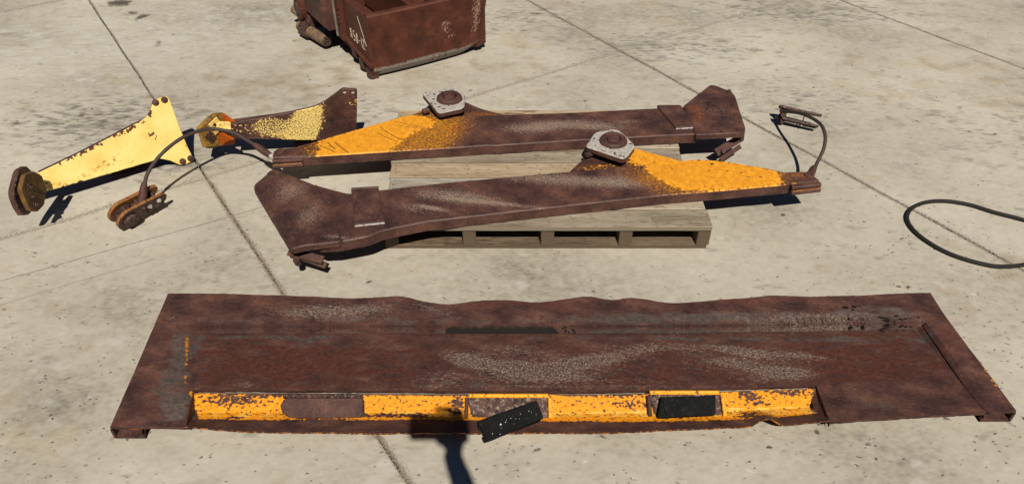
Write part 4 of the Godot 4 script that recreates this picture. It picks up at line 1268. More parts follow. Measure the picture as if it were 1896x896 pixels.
func build_far_arm() -> void:
	var R := Rect2(-1.0, -3.2, 2.06, 0.74)
	var w := 1344
	var h := 480
	var yel := mask(w, h, R, 0.0, [[[V(-0.8, -2.665), V(-0.6, -2.8), V(-0.44, -2.9), V(-0.36, -2.86), V(-0.33, -2.8), V(-0.42, -2.7), V(-0.5, -2.56), V(-0.8, -2.53)], 0.92], [-0.3, -2.78, 0.14, 0.14, 0.42], [-0.4, -2.62, 0.1, 0.06, 0.35], [-0.1, -2.9, 0.12, 0.03, 0.62], [-0.36, -2.9, 0.06, 0.03, -0.4], [-0.79, -2.6, 0.03, 0.05, -0.4]], 4, 0.024)
	var yel2 := mask(w, h, R, 0.0, [[[V(-0.85, -2.665), V(-0.6, -2.83), V(-0.44, -2.95), V(-0.2, -2.9), V(-0.16, -2.75), V(-0.2, -2.65), V(-0.3, -2.5), V(-0.85, -2.5)], 0.78], [[V(-0.2, -2.95), V(0.0, -2.93), V(0.0, -2.87), V(-0.2, -2.87)], 0.55], [[V(0.73, -3.0), V(0.8, -3.0), V(0.86, -2.72), V(0.8, -2.7)], 0.3]], 8, 0.07)
	var spot := mask(w, h, R, 0.1, [[-0.55, -2.7, 0.3, 0.15, 0.14], [-0.4, -2.78, 0.1, 0.03, 0.3], [-0.78, -2.6, 0.03, 0.05, 0.5], [-0.45, -2.58, 0.3, 0.015, 0.25]], 2)
	var fleck := mask(w, h, R, 0.06, [[-0.3, -2.75, 0.2, 0.14, 0.7], [-0.32, -2.62, 0.2, 0.06, 0.5], [-0.12, -2.9, 0.16, 0.05, 0.6], [-0.05, -2.72, 0.16, 0.1, 0.35], [0.8, -2.85, 0.06, 0.16, 0.55, 0.3], [0.77, -2.93, 0.06, 0.07, 0.5], [0.93, -2.9, 0.05, 0.12, 0.25]], 4)
	var pale := mask(w, h, R, 0.2, [[0.2, -2.79, 0.35, 0.07, 0.55, -0.05], [0.4, -2.76, 0.16, 0.06, 0.35], [0.05, -2.74, 0.2, 0.06, 0.3], [0.9, -2.9, 0.08, 0.14, 0.22], [0.5, -2.82, 0.1, 0.03, 0.3]], 4)
	var dark := mask(w, h, R, 0.15, [[0.85, -2.95, 0.04, 0.14, 0.5, 0.35], [0.9, -2.82, 0.06, 0.14, 0.45, 0.4], [0.55, -2.78, 0.3, 0.1, 0.3]], 4)
	var s := skin(w, h, RUST, [0, 1, 1.2, 1.1, 1.0], [
		[dark, 5, 1.0, 1.0, 0.9, 1.2, lut([hexc("1e1919"), hexc("2b2424")]), 0],
		[pale, 2, 2.3, 2.3, 1.1, 1.7, lut([hexc("6a5a50"), hexc("94857a"), hexc("ad9f94")]), 22],
		[pale, 1, 2.0, 3.0, 1.5, 0.9, lut([hexc("6f5a4e"), hexc("8f7a6c")]), 10],
		[fleck, 2, 1.8, 1.8, 1.0, 1.6, ORANGE, 12],
		[yel2, 2, 2.3, 2.3, 1.25, 1.2, lut([hexc("6f4522"), hexc("97601f"), hexc("c07c20")]), 14],
		[yel2, 4, 0.55, 0.55, 0.9, 1.6, lut([hexc("8a5a24"), hexc("c98a26")]), 10],
		[yel, 1, 1.5, 1.5, 0.75, 3.0, YELLOW, 30],
		[yel, 5, 2.0, 2.0, 1.0, 0.22, lut([hexc("9a5c14"), hexc("b87418")]), 0],
		[yel, 1, 3.0, 0.6, 1.0, 0.25, lut([hexc("8a5a1c"), hexc("c98a2c")]), 0],
		[spot, 1, 1.5, 1.5, 0.6, 5.0, RUST, -40]])
	# scratches drawn through the paint by a dragged chain
	var rgb: PackedByteArray = s[0]
	var rr := RandomNumberGenerator.new()
	rr.seed = 12
	for q in [[V(-0.57, -2.74), V(-0.5, -2.66), V(-0.37, -2.61)], [V(-0.55, -2.77), V(-0.5, -2.7), V(-0.42, -2.65)], [V(-0.72, -2.65), V(-0.68, -2.6), V(-0.65, -2.57)], [V(-0.78, -2.63), V(-0.74, -2.6), V(-0.71, -2.58)], [V(-0.48, -2.79), V(-0.4, -2.76), V(-0.3, -2.75)], [V(-0.5, -2.82), V(-0.42, -2.78), V(-0.36, -2.77)], [V(-0.75, -2.65), V(-0.73, -2.62), V(-0.71, -2.6)]]:
		for k in 240:
			if rr.randf() < 0.3:
				continue
			var f := k / 240.0
			var p: Vector2 = (q[0] as Vector2).lerp(q[1], f).lerp((q[1] as Vector2).lerp(q[2], f), f)
			var x := int((p.x - R.position.x) / R.size.x * w) + rr.randi_range(-1, 1)
			var y := int((p.y - R.position.y) / R.size.y * h)
			for e in 2:
				var i := ((y + e) * w + x) * 3
				rgb[i] = 92
				rgb[i + 1] = 58
				rgb[i + 2] = 34
	s[0] = rgb
	var m := skin_material(w, h, s, 0.52, 0.14)
	var t := thing("lift_arm", "farther rusty steel arm on the pallet, yellow on its left half", "steel arm", Vector3(0.0, 0.11, -2.75), "pair of steel arms lying on the pallet")
	var T := 0.155
	var g := Geo.new()
	plate(g, m, M.rust, rough([V(-0.885, -2.607), V(-0.837, -2.637), V(-0.798, -2.660), V(-0.652, -2.750), V(-0.523, -2.828), V(-0.441, -2.876), V(-0.341, -2.858), V(-0.202, -2.868), V(-0.030, -2.876), V(0.261, -2.895), V(0.627, -2.933), V(0.747, -2.947), V(0.80, -2.85), V(0.77, -2.715), V(0.652, -2.708), V(0.247, -2.666), V(-0.03, -2.633), V(-0.06, -2.627), V(-0.10, -2.628), V(-0.168, -2.619), V(-0.534, -2.577), V(-0.813, -2.543), V(-0.88, -2.535)], 0.03, 0.0007, 41, 0.012), T, 0.113, 0.004, Transform3D.IDENTITY, R)
	part("beam", g, t)
	g = Geo.new()
	plate(g, m, M.rust, rough([V(0.746, -2.940), V(0.904, -3.138), V(0.927, -3.133), V(0.985, -3.073), V(0.995, -3.043), V(0.974, -2.752), V(0.965, -2.726), V(0.947, -2.715), V(0.756, -2.698)], 0.03, 0.0007, 42, 0.012), T + 0.007, 0.138, 0.003, Transform3D.IDENTITY, R, [[V(0.93, -2.74), 0.009], [V(0.86, -2.725), 0.008]])
	var head := part("head_plate", g, t)
	for b in [V(0.972, -3.06), V(0.965, -2.94)]:
		g = Geo.new()
		bolt(g, M.rust, Transform3D(Basis(), Vector3(b.x, T + 0.007, b.y)), 0.009, 0.012)
		part("bolt", g, head)
	g = Geo.new()
	plate(g, M.rust, M.rust, rough([V(0.631, -2.947), V(0.737, -2.947), V(0.768, -2.763), V(0.683, -2.754)], 0.03, 0.0008, 43), T + 0.009, T - 0.002, 0.003, Transform3D.IDENTITY, R)
	var pad := part("wear_plate", g, t)
	g = Geo.new()
	tube(g, M.grey_steel, seg(Vector3(0.684, T + 0.003, -2.751), Vector3(0.767, T + 0.003, -2.760), 10), 0.0035, 8)
	part("weld_bead", g, pad, "pale weld bead along the front of the plate")
	g = Geo.new()
	plate(g, m, M.rust, rough([V(-0.5, -2.84), V(-0.404, -2.922), V(-0.367, -2.985), V(-0.3, -3.03), V(-0.209, -3.014), V(-0.135, -2.951), V(-0.030, -2.894), V(0.02, -2.86), V(-0.436, -2.84)], 0.03, 0.0006, 44), T - 0.012, 0.113, 0.003, Transform3D.IDENTITY, R)
	part("gusset", g, t)
	pivot(t, [V(-0.391, -2.981), V(-0.387, -2.991), V(-0.309, -3.031), V(-0.255, -3.033), V(-0.205, -2.981), V(-0.203, -2.870), V(-0.213, -2.852), V(-0.299, -2.810), V(-0.312, -2.819)], V(-0.270, -2.932), 0.178, 0.2, 45)
	tip(t, m, R, [V(-0.954, -2.586), V(-0.938, -2.600), V(-0.875, -2.609), V(-0.81, -2.62), V(-0.815, -2.545), V(-0.945, -2.533)], Vector3(-0.946, 0, -2.528), Vector3(-0.83, 0, -2.541), V(-0.925, -2.575))
	# hinge strap hanging from the head
	g = Geo.new()
	bar(g, M.rust, Vector3(0.14, 0.006, 0.034), frame(Vector3(0.915, 0.085, -2.742), Vector3(0.12, 0.03, -0.075), Vector3(0.2, 0.6, 0.6)), 0.0015)
	bar(g, M.rust, Vector3(0.12, 0.006, 0.02), frame(Vector3(0.925, 0.055, -2.728), Vector3(0.12, 0.03, -0.085), Vector3(0.2, 0.6, 0.6)), 0.0015)
	bar(g, M.rust, Vector3(0.02, 0.05, 0.03), frame(Vector3(0.965, 0.115, -2.775), Vector3(0.12, 0.02, -0.085), Vector3.UP), 0.002)
	lathe(g, M.rust, [V(0, 0.015), V(0.009, 0.015), V(0.009, -0.015), V(0, -0.015)], Transform3D(Basis(Vector3.RIGHT, 1.0), Vector3(0.885, 0.075, -2.71)), 10)
	part("hinge_strap", g, t)

# ------------------------------------------------------------------ brackets
func build_brackets() -> void:
	var R := Rect2(-0.04, -0.09, 0.64, 0.38)
	var w := 640
	var h := 384
	# local picture: x along the bracket, y up its face
	var flip := func(p: Array) -> Array:
		var o := []
		for e in p:
			if e[0] is Array:
				var q := []
				for k in e[0]:
					q.append(V(k.x, k.y))
				o.append([q, e[1]])
			else:
				o.append(e)
		return o
	# pale yellow bracket, chipped along its edges
	var chip := mask(w, h, R, 0.16, flip.call([[0.17, 0.11, 0.2, 0.018, 0.5, 0.22], [0.36, 0.15, 0.12, 0.02, 0.45, 0.25], [0.45, 0.19, 0.02, 0.03, 0.6], [0.43, 0.107, 0.03, 0.018, 0.5], [0.445, 0.085, 0.02, 0.02, 0.4], [0.1, 0.0, 0.16, 0.012, 0.4], [0.25, 0.045, 0.09, 0.03, 0.24], [0.0, 0.04, 0.03, 0.06, 0.3], [0.545, 0.1, 0.01, 0.12, 0.35], [0.3, 0.0, 0.14, 0.008, 0.3], [0.32, 0.03, 0.05, 0.03, 0.15], [0.5, 0.2, 0.1, 0.02, 0.1]]), 2)
	var bleed := mask(w, h, R, 0.1, flip.call([[0.25, 0.05, 0.12, 0.05, 0.45], [0.17, 0.03, 0.1, 0.03, 0.35], [0.1, 0.015, 0.14, 0.02, 0.4], [0.03, 0.01, 0.06, 0.03, 0.4]]), 4)
	var s := skin(w, h, CREAM, [0, 1, 1.0, 1.0, 1.0], [
		[bleed, 1, 1.0, 1.0, 0.8, 1.4, lut([hexc("b07a2c"), hexc("c2903c")]), 0],
		[chip, 1, 0.9, 0.9, 0.95, 5.0, lut([hexc("3a2620"), hexc("573528"), hexc("6b432c")]), -50]])
	var mA := skin_material(w, h, s, 0.42, 0.14)
	var keep := mask(w, h, R, 0.0, flip.call([[[V(0.22, -0.02), V(0.335, -0.02), V(0.385, 0.2), V(0.25, 0.16)], 0.8], [0.18, 0.05, 0.12, 0.1, 0.42], [0.25, 0.03, 0.16, 0.05, 0.2], [0.49, 0.2, 0.07, 0.03, 0.65, 0.2], [0.52, 0.18, 0.03, 0.05, 0.5], [0.33, 0.08, 0.08, 0.1, 0.35], [0.12, 0.06, 0.14, 0.08, 0.42], [0.03, 0.04, 0.06, 0.06, 0.3], [0.18, 0.08, 0.12, 0.06, 0.3], [0.14, 0.1, 0.1, 0.02, 0.2]]), 2, 0.02)
	var holes_ := mask(w, h, R, 0.28, [[0.16, 0.08, 0.14, 0.1, 0.3], [0.3, 0.05, 0.1, 0.06, 0.05], [0.49, 0.18, 0.08, 0.05, 0.15]], 4)
	s = skin(w, h, RUST, [0, 1, 1.0, 1.0, 1.0], [
		[keep, 2, 1.0, 1.0, 0.7, 2.0, ORANGE, 8],
		[keep, 1, 1.1, 1.1, 1.4, 5.0, CREAM, 50],
		[keep, 2, 1.6, 1.6, 0.5, 4.0, CREAM, 30],
		[holes_, 2, 1.1, 1.1, 1.3, 4.0, RUST, -40]])
	var mB := skin_material(w, h, s, 0.5, 0.14)
	var oA := [V(0.000, 0.000), V(0.124, -0.001), V(0.255, -0.001), V(0.430, 0.001), V(0.463, -0.018), V(0.494, -0.047), V(0.517, -0.052), V(0.555, -0.046), V(0.547, 0.021), V(0.542, 0.117), V(0.540, 0.223), V(0.535, 0.237), V(0.525, 0.242), V(0.485, 0.236), V(0.469, 0.220), V(0.450, 0.193), V(0.432, 0.178), V(0.401, 0.166), V(0.312, 0.145), V(0.179, 0.114), V(-0.014, 0.075)]
	var oB := [V(0.000, 0.000), V(0.155, 0.001), V(0.333, 0.000), V(0.42, -0.003), V(0.45, -0.02), V(0.475, -0.05), V(0.516, -0.052), V(0.513, 0.083), V(0.511, 0.171), V(0.507, 0.257), V(0.501, 0.261), V(0.448, 0.262), V(0.409, 0.225), V(0.377, 0.195), V(0.350, 0.177), V(0.317, 0.163), V(0.235, 0.137), V(0.125, 0.108), V(0.0, 0.075)]
	bracket("pale yellow steel bracket with chipped edges lying at far left", Vector3(-1.812, 0.075, -2.419), Vector3(0.8052, -0.0334, -0.592), Vector3(-0.1624, 0.9478, -0.2744), oA, mA, R, [V(0.484, 0.225), V(0.520, 0.227), V(0.509, -0.036), V(0.543, -0.033)], true, Vector3(-1.781, 0, -2.211), Vector3(1, 0, 0), [V(-0.126, 0.246), V(-0.085, 0.257), V(-0.064, 0.252), V(-0.007, 0.217), V(0.005, 0.2), V(0.011, 0.157), V(0.006, 0.118), V(-0.025, 0.099), V(-0.08, 0.098), V(-0.13, 0.13), V(-0.145, 0.2)])
	bracket("mostly rusted steel bracket with flaking yellow paint and an orange flange, behind the farther arm", Vector3(-1.177, 0.115, -2.743), Vector3(0.9603, -0.1614, -0.2274), Vector3(0.177, 0.9829, 0.0499), oB, mB, R, [V(0.457, 0.241), V(0.491, 0.242)], false, Vector3(-1.237, 0, -2.77), Vector3(0.87, 0, 0.5), [V(0.082, 0.19), V(0.053, 0.198), V(-0.015, 0.21), V(-0.06, 0.19), V(-0.1, 0.125), V(-0.09, 0.085), V(-0.04, 0.055), V(0.057, 0.08), V(0.081, 0.096)])

func bracket(label: String, o: Vector3, a: Vector3, wv: Vector3, pts: Array, m: Material, R: Rect2, holes: Array, nuts: bool, fo: Vector3, fn: Vector3, outer: Array) -> void:
	fn = fn.normalized()
	var n := a.cross(wv).normalized()
	if n.z < 0:
		n = -n
	# frame whose x runs along the bracket, z up its face and y out of the face
	var xf := Transform3D(Basis(a.normalized(), n, wv.normalized()), o)
	var base := Vector3(o.x + a.x * 0.27, 0, o.z + a.z * 0.27)
	var t := thing("bracket", label, "bracket", base, "pair of tapered steel brackets")
	var g := Geo.new()
	var hl := []
	if not nuts:
		for q in holes:
			hl.append([q, 0.0085])
	plate(g, m, M.rust, rough(pts, 0.02, 0.0006, 501 if nuts else 502, 0.005), 0.0, -0.012, 0.002, xf, R, hl)
	var face := part("face_plate", g, t)
	if nuts:
		for q in holes:
			g = Geo.new()
			bolt(g, M.rust, xf * Transform3D(Basis(), Vector3(q.x, 0, q.y)), 0.0085, 0.006)
			part("bolt", g, face)
	# box body behind the face
	g = Geo.new()
	var body := [V(0.0, 0.008), V(0.40, 0.010), V(0.44, 0.0), V(0.445, 0.16), V(0.39, 0.152), V(0.30, 0.13), V(0.17, 0.1), V(0.0, 0.066)]
	if not nuts:
		for k in range(3, 8):
			body[k] = V(body[k].x, body[k].y - 0.042)
	plate(g, M.rust, M.rust, PackedVector2Array(body), -0.012, -0.11, 0.001, xf)
	part("box_body", g, t)
	# keel that carries the body on the ground
	g = Geo.new()
	var k0 := xf * Vector3(0.24, -0.105, 0.03)
	var k1 := xf * Vector3(0.40, -0.105, 0.03)
	var kd := (k1 - k0) * Vector3(1, 0, 1)
	var kx := kd.normalized()
	var kn := kx.cross(Vector3.UP)
	plate(g, M.rust, M.rust, PackedVector2Array([V(0, 0.001), V(kd.length(), 0.001), V(kd.length(), k1.y), V(0, k0.y)]), 0.006, -0.006, 0.001, Transform3D(Basis(kx, kn, Vector3.UP), Vector3(k0.x, 0, k0.z)))
	part("keel", g, t)
	# end flange, skewed across the end of the body; its outline is (towards the viewer, up)
	var fside := Vector3.UP.cross(fn).normalized()
	if fside.z < 0:
		fside = -fside
	var fr := Transform3D(Basis(fside, fn, Vector3.UP), fo)
	g = Geo.new()
	plate(g, M.greased if nuts else M.dirty_cream, M.rust if nuts else M.dirty_cream, rough(outer, 0.03, 0.0006, 61), 0.0, -0.02, 0.003, fr)
	var fl := part("outer_flange", g, t)
	if nuts:
		g = Geo.new()
		plate(g, M.flange, M.flange, rough([V(-0.1, 0.24), V(-0.05, 0.258), V(0.0, 0.228), V(0.007, 0.18), V(0.005, 0.14), V(-0.026, 0.112), V(-0.07, 0.108), V(-0.12, 0.14), V(-0.13, 0.2)], 0.03, 0.0006, 62), 0.036, 0.02, 0.002, fr)
		part("inner_flange", g, t)
		g = Geo.new()
		for q in [V(-0.045, 0.21), V(-0.03, 0.175), V(-0.03, 0.14)]:
			bolt(g, M.greased, fr * Transform3D(Basis(), Vector3(q.x, 0.036, q.y)), 0.009, 0.008)
		part("flange_bolts", g, fl)
		g = Geo.new()
		bar(g, M.rust, Vector3(0.06, 0.024, 0.05), fr * Transform3D(Basis(), Vector3(-0.06, 0.01, 0.19)), 0.003)
		part("spacer", g, t)
		g = Geo.new()
		bar(g, M.dirty_cream, Vector3(0.1, 0.07, 0.012), xf * Transform3D(Basis(), Vector3(0.0, -0.045, 0.02)), 0.002)
		part("end_gusset", g, t)
	else:
		g = Geo.new()
		bar(g, M.greased, Vector3(0.035, 0.004, 0.05), fr * Transform3D(Basis(Vector3.UP, 0.5), Vector3(0.045, 0.002, 0.13)), 0.001)
		bar(g, M.cream, Vector3(0.05, 0.005, 0.06), fr * Transform3D(Basis(Vector3.UP, 0.3), Vector3(0.005, 0.003, 0.165)), 0.001)
		for q in [V(0.012, 0.175), V(0.025, 0.16)]:
			lathe(g, M.greased, [V(0, 0.009), V(0.006, 0.009), V(0.006, 0.004)], fr * Transform3D(Basis(), Vector3(q.x, 0, q.y)), 10)
		part("slotted_patch", g, fl)
		# stiffeners between the flange and the body, bounced orange light put into their colour
		g = Geo.new()
		plate(g, M.orange_paint_bounce, M.orange_paint_bounce, PackedVector2Array([V(0.0, 0.0), V(0.075, 0.03), V(0.075, 0.06), V(0.0, 0.085)]), 0.004, -0.004, 0.001, fr * Transform3D(Basis(Vector3(0, 1, 0), Vector3(1, 0, 0), Vector3(0, 0, 1)), Vector3(-0.045, 0.0, 0.115)))
		part("stiffener", g, t, "upper orange stiffener behind the flange")
		g = Geo.new()
		plate(g, M.orange_paint_bounce, M.orange_paint_bounce, PackedVector2Array([V(0.0, 0.0), V(0.085, 0.035), V(0.085, 0.06), V(0.0, 0.075)]), 0.004, -0.004, 0.001, fr * Transform3D(Basis(Vector3(0, 1, 0), Vector3(1, 0, 0), Vector3(0, 0, 1)), Vector3(0.0, 0.0, 0.065)))
		part("stiffener", g, t, "lower orange stiffener behind the flange")
		g = Geo.new()
		bar(g, M.cream, Vector3(0.075, 0.05, 0.008), xf * Transform3D(Basis(), Vector3(-0.02, -0.03, 0.045)), 0.002)
		part("end_gusset", g, t)

# ------------------------------------------------------------------ wire ropes
func build_cables() -> void:
	# left rope: from the far arm's tip over to its housing
	var t := thing("wire_rope", "brown wire rope arching from the farther arm's tip to a chunky pulley housing", "wire rope", Vector3(-1.42, 0, -2.35), "wire ropes with end housings")
	var g := Geo.new()
	var p := spline([Vector3(-1.405, 0.09, -2.36), Vector3(-1.405, 0.125, -2.385), Vector3(-1.39, 0.166, -2.42), Vector3(-1.35, 0.208, -2.472), Vector3(-1.297, 0.235, -2.534), Vector3(-1.250, 0.236, -2.594), Vector3(-1.200, 0.224, -2.640), Vector3(-1.126, 0.205, -2.645), Vector3(-1.085, 0.184, -2.638), Vector3(-1.03, 0.165, -2.610), Vector3(-0.985, 0.150, -2.585)], 12)
	tube(g, M.wire, p, 0.0072, 16, 0.05)
	part("rope", g, t)
	g = Geo.new()
	tube(g, M.rust, seg(Vector3(-1.035, 0.168, -2.612), Vector3(-0.968, 0.142, -2.572), 6), [0.010, 0.013, 0.0145, 0.015, 0.015, 0.014, 0.012], 14)
	part("socket", g, t)
	g = Geo.new()
	tube(g, M.grey_steel, seg(Vector3(-0.97, 0.143, -2.573), Vector3(-0.935, 0.13, -2.555), 4), 0.009, 10)
	part("eye_shank", g, t)
	g = Geo.new()
	tube(g, M.rust, seg(Vector3(-1.405, 0.135, -2.392), Vector3(-1.418, 0.055, -2.335), 6), [0.010, 0.013, 0.0155, 0.017, 0.0175, 0.017, 0.016], 14)
	part("socket", g, t)
	housing(t, Vector3(-1.462, 0.056, -2.292), Vector3(0.56, 0.0, -0.83), Vector3(0.1, 0.85, 0.45), 0.135, 0.052, 0.026, 0.05, 1.0)
	# right rope
	t = thing("wire_rope", "brown wire rope curling from the nearer arm's tip to a narrow dark housing", "wire rope", Vector3(1.25, 0, -2.7), "wire ropes with end housings")
	g = Geo.new()
	p = spline([Vector3(1.155, 0.128, -2.44), Vector3(1.18, 0.128, -2.475), Vector3(1.206, 0.132, -2.525), Vector3(1.224, 0.15, -2.550), Vector3(1.240, 0.178, -2.575), Vector3(1.252, 0.204, -2.62), Vector3(1.255, 0.214, -2.68), Vector3(1.252, 0.202, -2.75), Vector3(1.244, 0.178, -2.83), Vector3(1.238, 0.15, -2.9), Vector3(1.232, 0.11, -2.98), Vector3(1.222, 0.075, -3.05)], 12)
	tube(g, M.wire, p, 0.0072, 16, 0.05)
	part("rope", g, t)
	g = Geo.new()
	tube(g, M.rust, seg(Vector3(1.19, 0.13, -2.505), Vector3(1.15, 0.128, -2.435), 6), [0.010, 0.013, 0.0145, 0.015, 0.015, 0.014, 0.012], 14)
	part("socket", g, t)
	housing(t, Vector3(1.243, 0.05, -3.07), Vector3(0.83, 0.0, 0.42), Vector3(0.0, 0.6, 0.9), 0.15, 0.028, 0.014, 0.05, -1.0)

# drop-shaped pulley housing: two cheek plates, sheave, pin and bolts. ax points to the narrow end, up lies in the cheeks
func housing(t: Node3D, at: Vector3, ax: Vector3, up: Vector3, length: float, r0: float, r1: float, gap: float, facing: float) -> void:
	ax = ax.normalized()
	var nrm := ax.cross(up).normalized()
	if nrm.z < 0:
		nrm = -nrm
	var u := nrm.cross(ax).normalized()
	if u.y < 0:
		u = -u
	var xf := Transform3D(Basis(ax, nrm, u), at)
	var o := PackedVector2Array()
	for k in 13:
		var a := PI * 0.55 + PI * 0.9 * k / 12.0
		o.append(V(cos(a) * r0, sin(a) * r0))
	for k in 9:
		var a := -PI * 0.45 + PI * 0.9 * k / 8.0
		o.append(V(length + cos(a) * r1, sin(a) * r1 + (r0 - r1) * 0.55))
	for sgn in [1.0, -1.0]:
		var g := Geo.new()
		var m = M.greased if sgn > 0 or facing < 0 else M.tan_orange
		plate(g, m, M.tan_orange if facing > 0 else M.greased, o, sgn * gap / 2 + 0.004, sgn * gap / 2 - (0.009 if facing > 0 else 0.007), 0.002, xf)
		part("cheek_plate", g, t)
	var g := Geo.new()
	if facing > 0:
		bar(g, M.greased, Vector3(length * 0.9, gap * 0.8, r0 * 0.9), xf * Transform3D(Basis(), Vector3(length * 0.55, 0, -r0 * 0.2)), 0.004)
	lathe(g, M.greased, [V(0.008, gap / 2 - 0.01), V(r0 * 0.75, gap / 2 - 0.01), V(r0 * 0.5, 0.0), V(r0 * 0.75, -gap / 2 + 0.01), V(0.008, -gap / 2 + 0.01)], xf, 24)
	part("sheave", g, t)
	g = Geo.new()
	lathe(g, M.greased, [V(0, gap / 2 + 0.020), V(r0 * 0.48, gap / 2 + 0.019), V(r0 * 0.56, gap / 2 + 0.014), V(r0 * 0.58, gap / 2), V(r0 * 0.3, gap / 2), V(r0 * 0.3, -gap / 2 - 0.01), V(0, -gap / 2 - 0.01)], xf, 24)
	part("pin", g, t)
	for k in (3 if facing > 0 else 1):
		g = Geo.new()
		var q: Vector2 = [V(length * 0.62, r0 * 0.25), V(length * 0.92, r0 * 0.35), V(length * 0.42, r0 * 0.5)][k]
		bolt(g, M.grey_steel if k < 2 else M.rust, xf * Transform3D(Basis(), Vector3(q.x, gap / 2 + 0.004, q.y)), r0 * 0.15, 0.006, 1.3)
		lathe(g, M.rust, [V(r0 * 0.09, gap / 2), V(r0 * 0.09, -gap / 2)], xf * Transform3D(Basis(), Vector3(q.x, 0, q.y)), 8)
		part("bolt", g, t)
	g = Geo.new()
	bar(g, M.greased, Vector3(length * 0.5, 0.006, r0 * 0.3), xf * Transform3D(Basis(), Vector3(length * 0.78, gap / 2 + 0.006, -r0 * 0.1)), 0.002)
	part("strap", g, t)

func build_hose() -> void:
	var t := thing("rubber_hose", "black rubber hose lying in a loop at the right edge", "hose", Vector3(1.7, 0, -2.25))
	var g := Geo.new()
	var p := []
	for q in [V(2.5, -1.95), V(2.3, -2.11), V(2.13, -2.225), V(1.971, -2.324), V(1.882, -2.373), V(1.812, -2.421), V(1.729, -2.446), V(1.647, -2.439), V(1.576, -2.401), V(1.531, -2.343), V(1.520, -2.275), V(1.539, -2.203), V(1.583, -2.134), V(1.640, -2.088), V(1.711, -2.055), V(1.765, -2.049), V(1.831, -2.058), V(1.95, -2.09), V(2.1, -2.16), V(2.3, -2.3), V(2.5, -2.38)]:
		p.append(Vector3(q.x, 0.008, q.y))
	tube(g, M.hose, spline(p, 10), 0.0078, 14)
	part("hose_body", g, t)

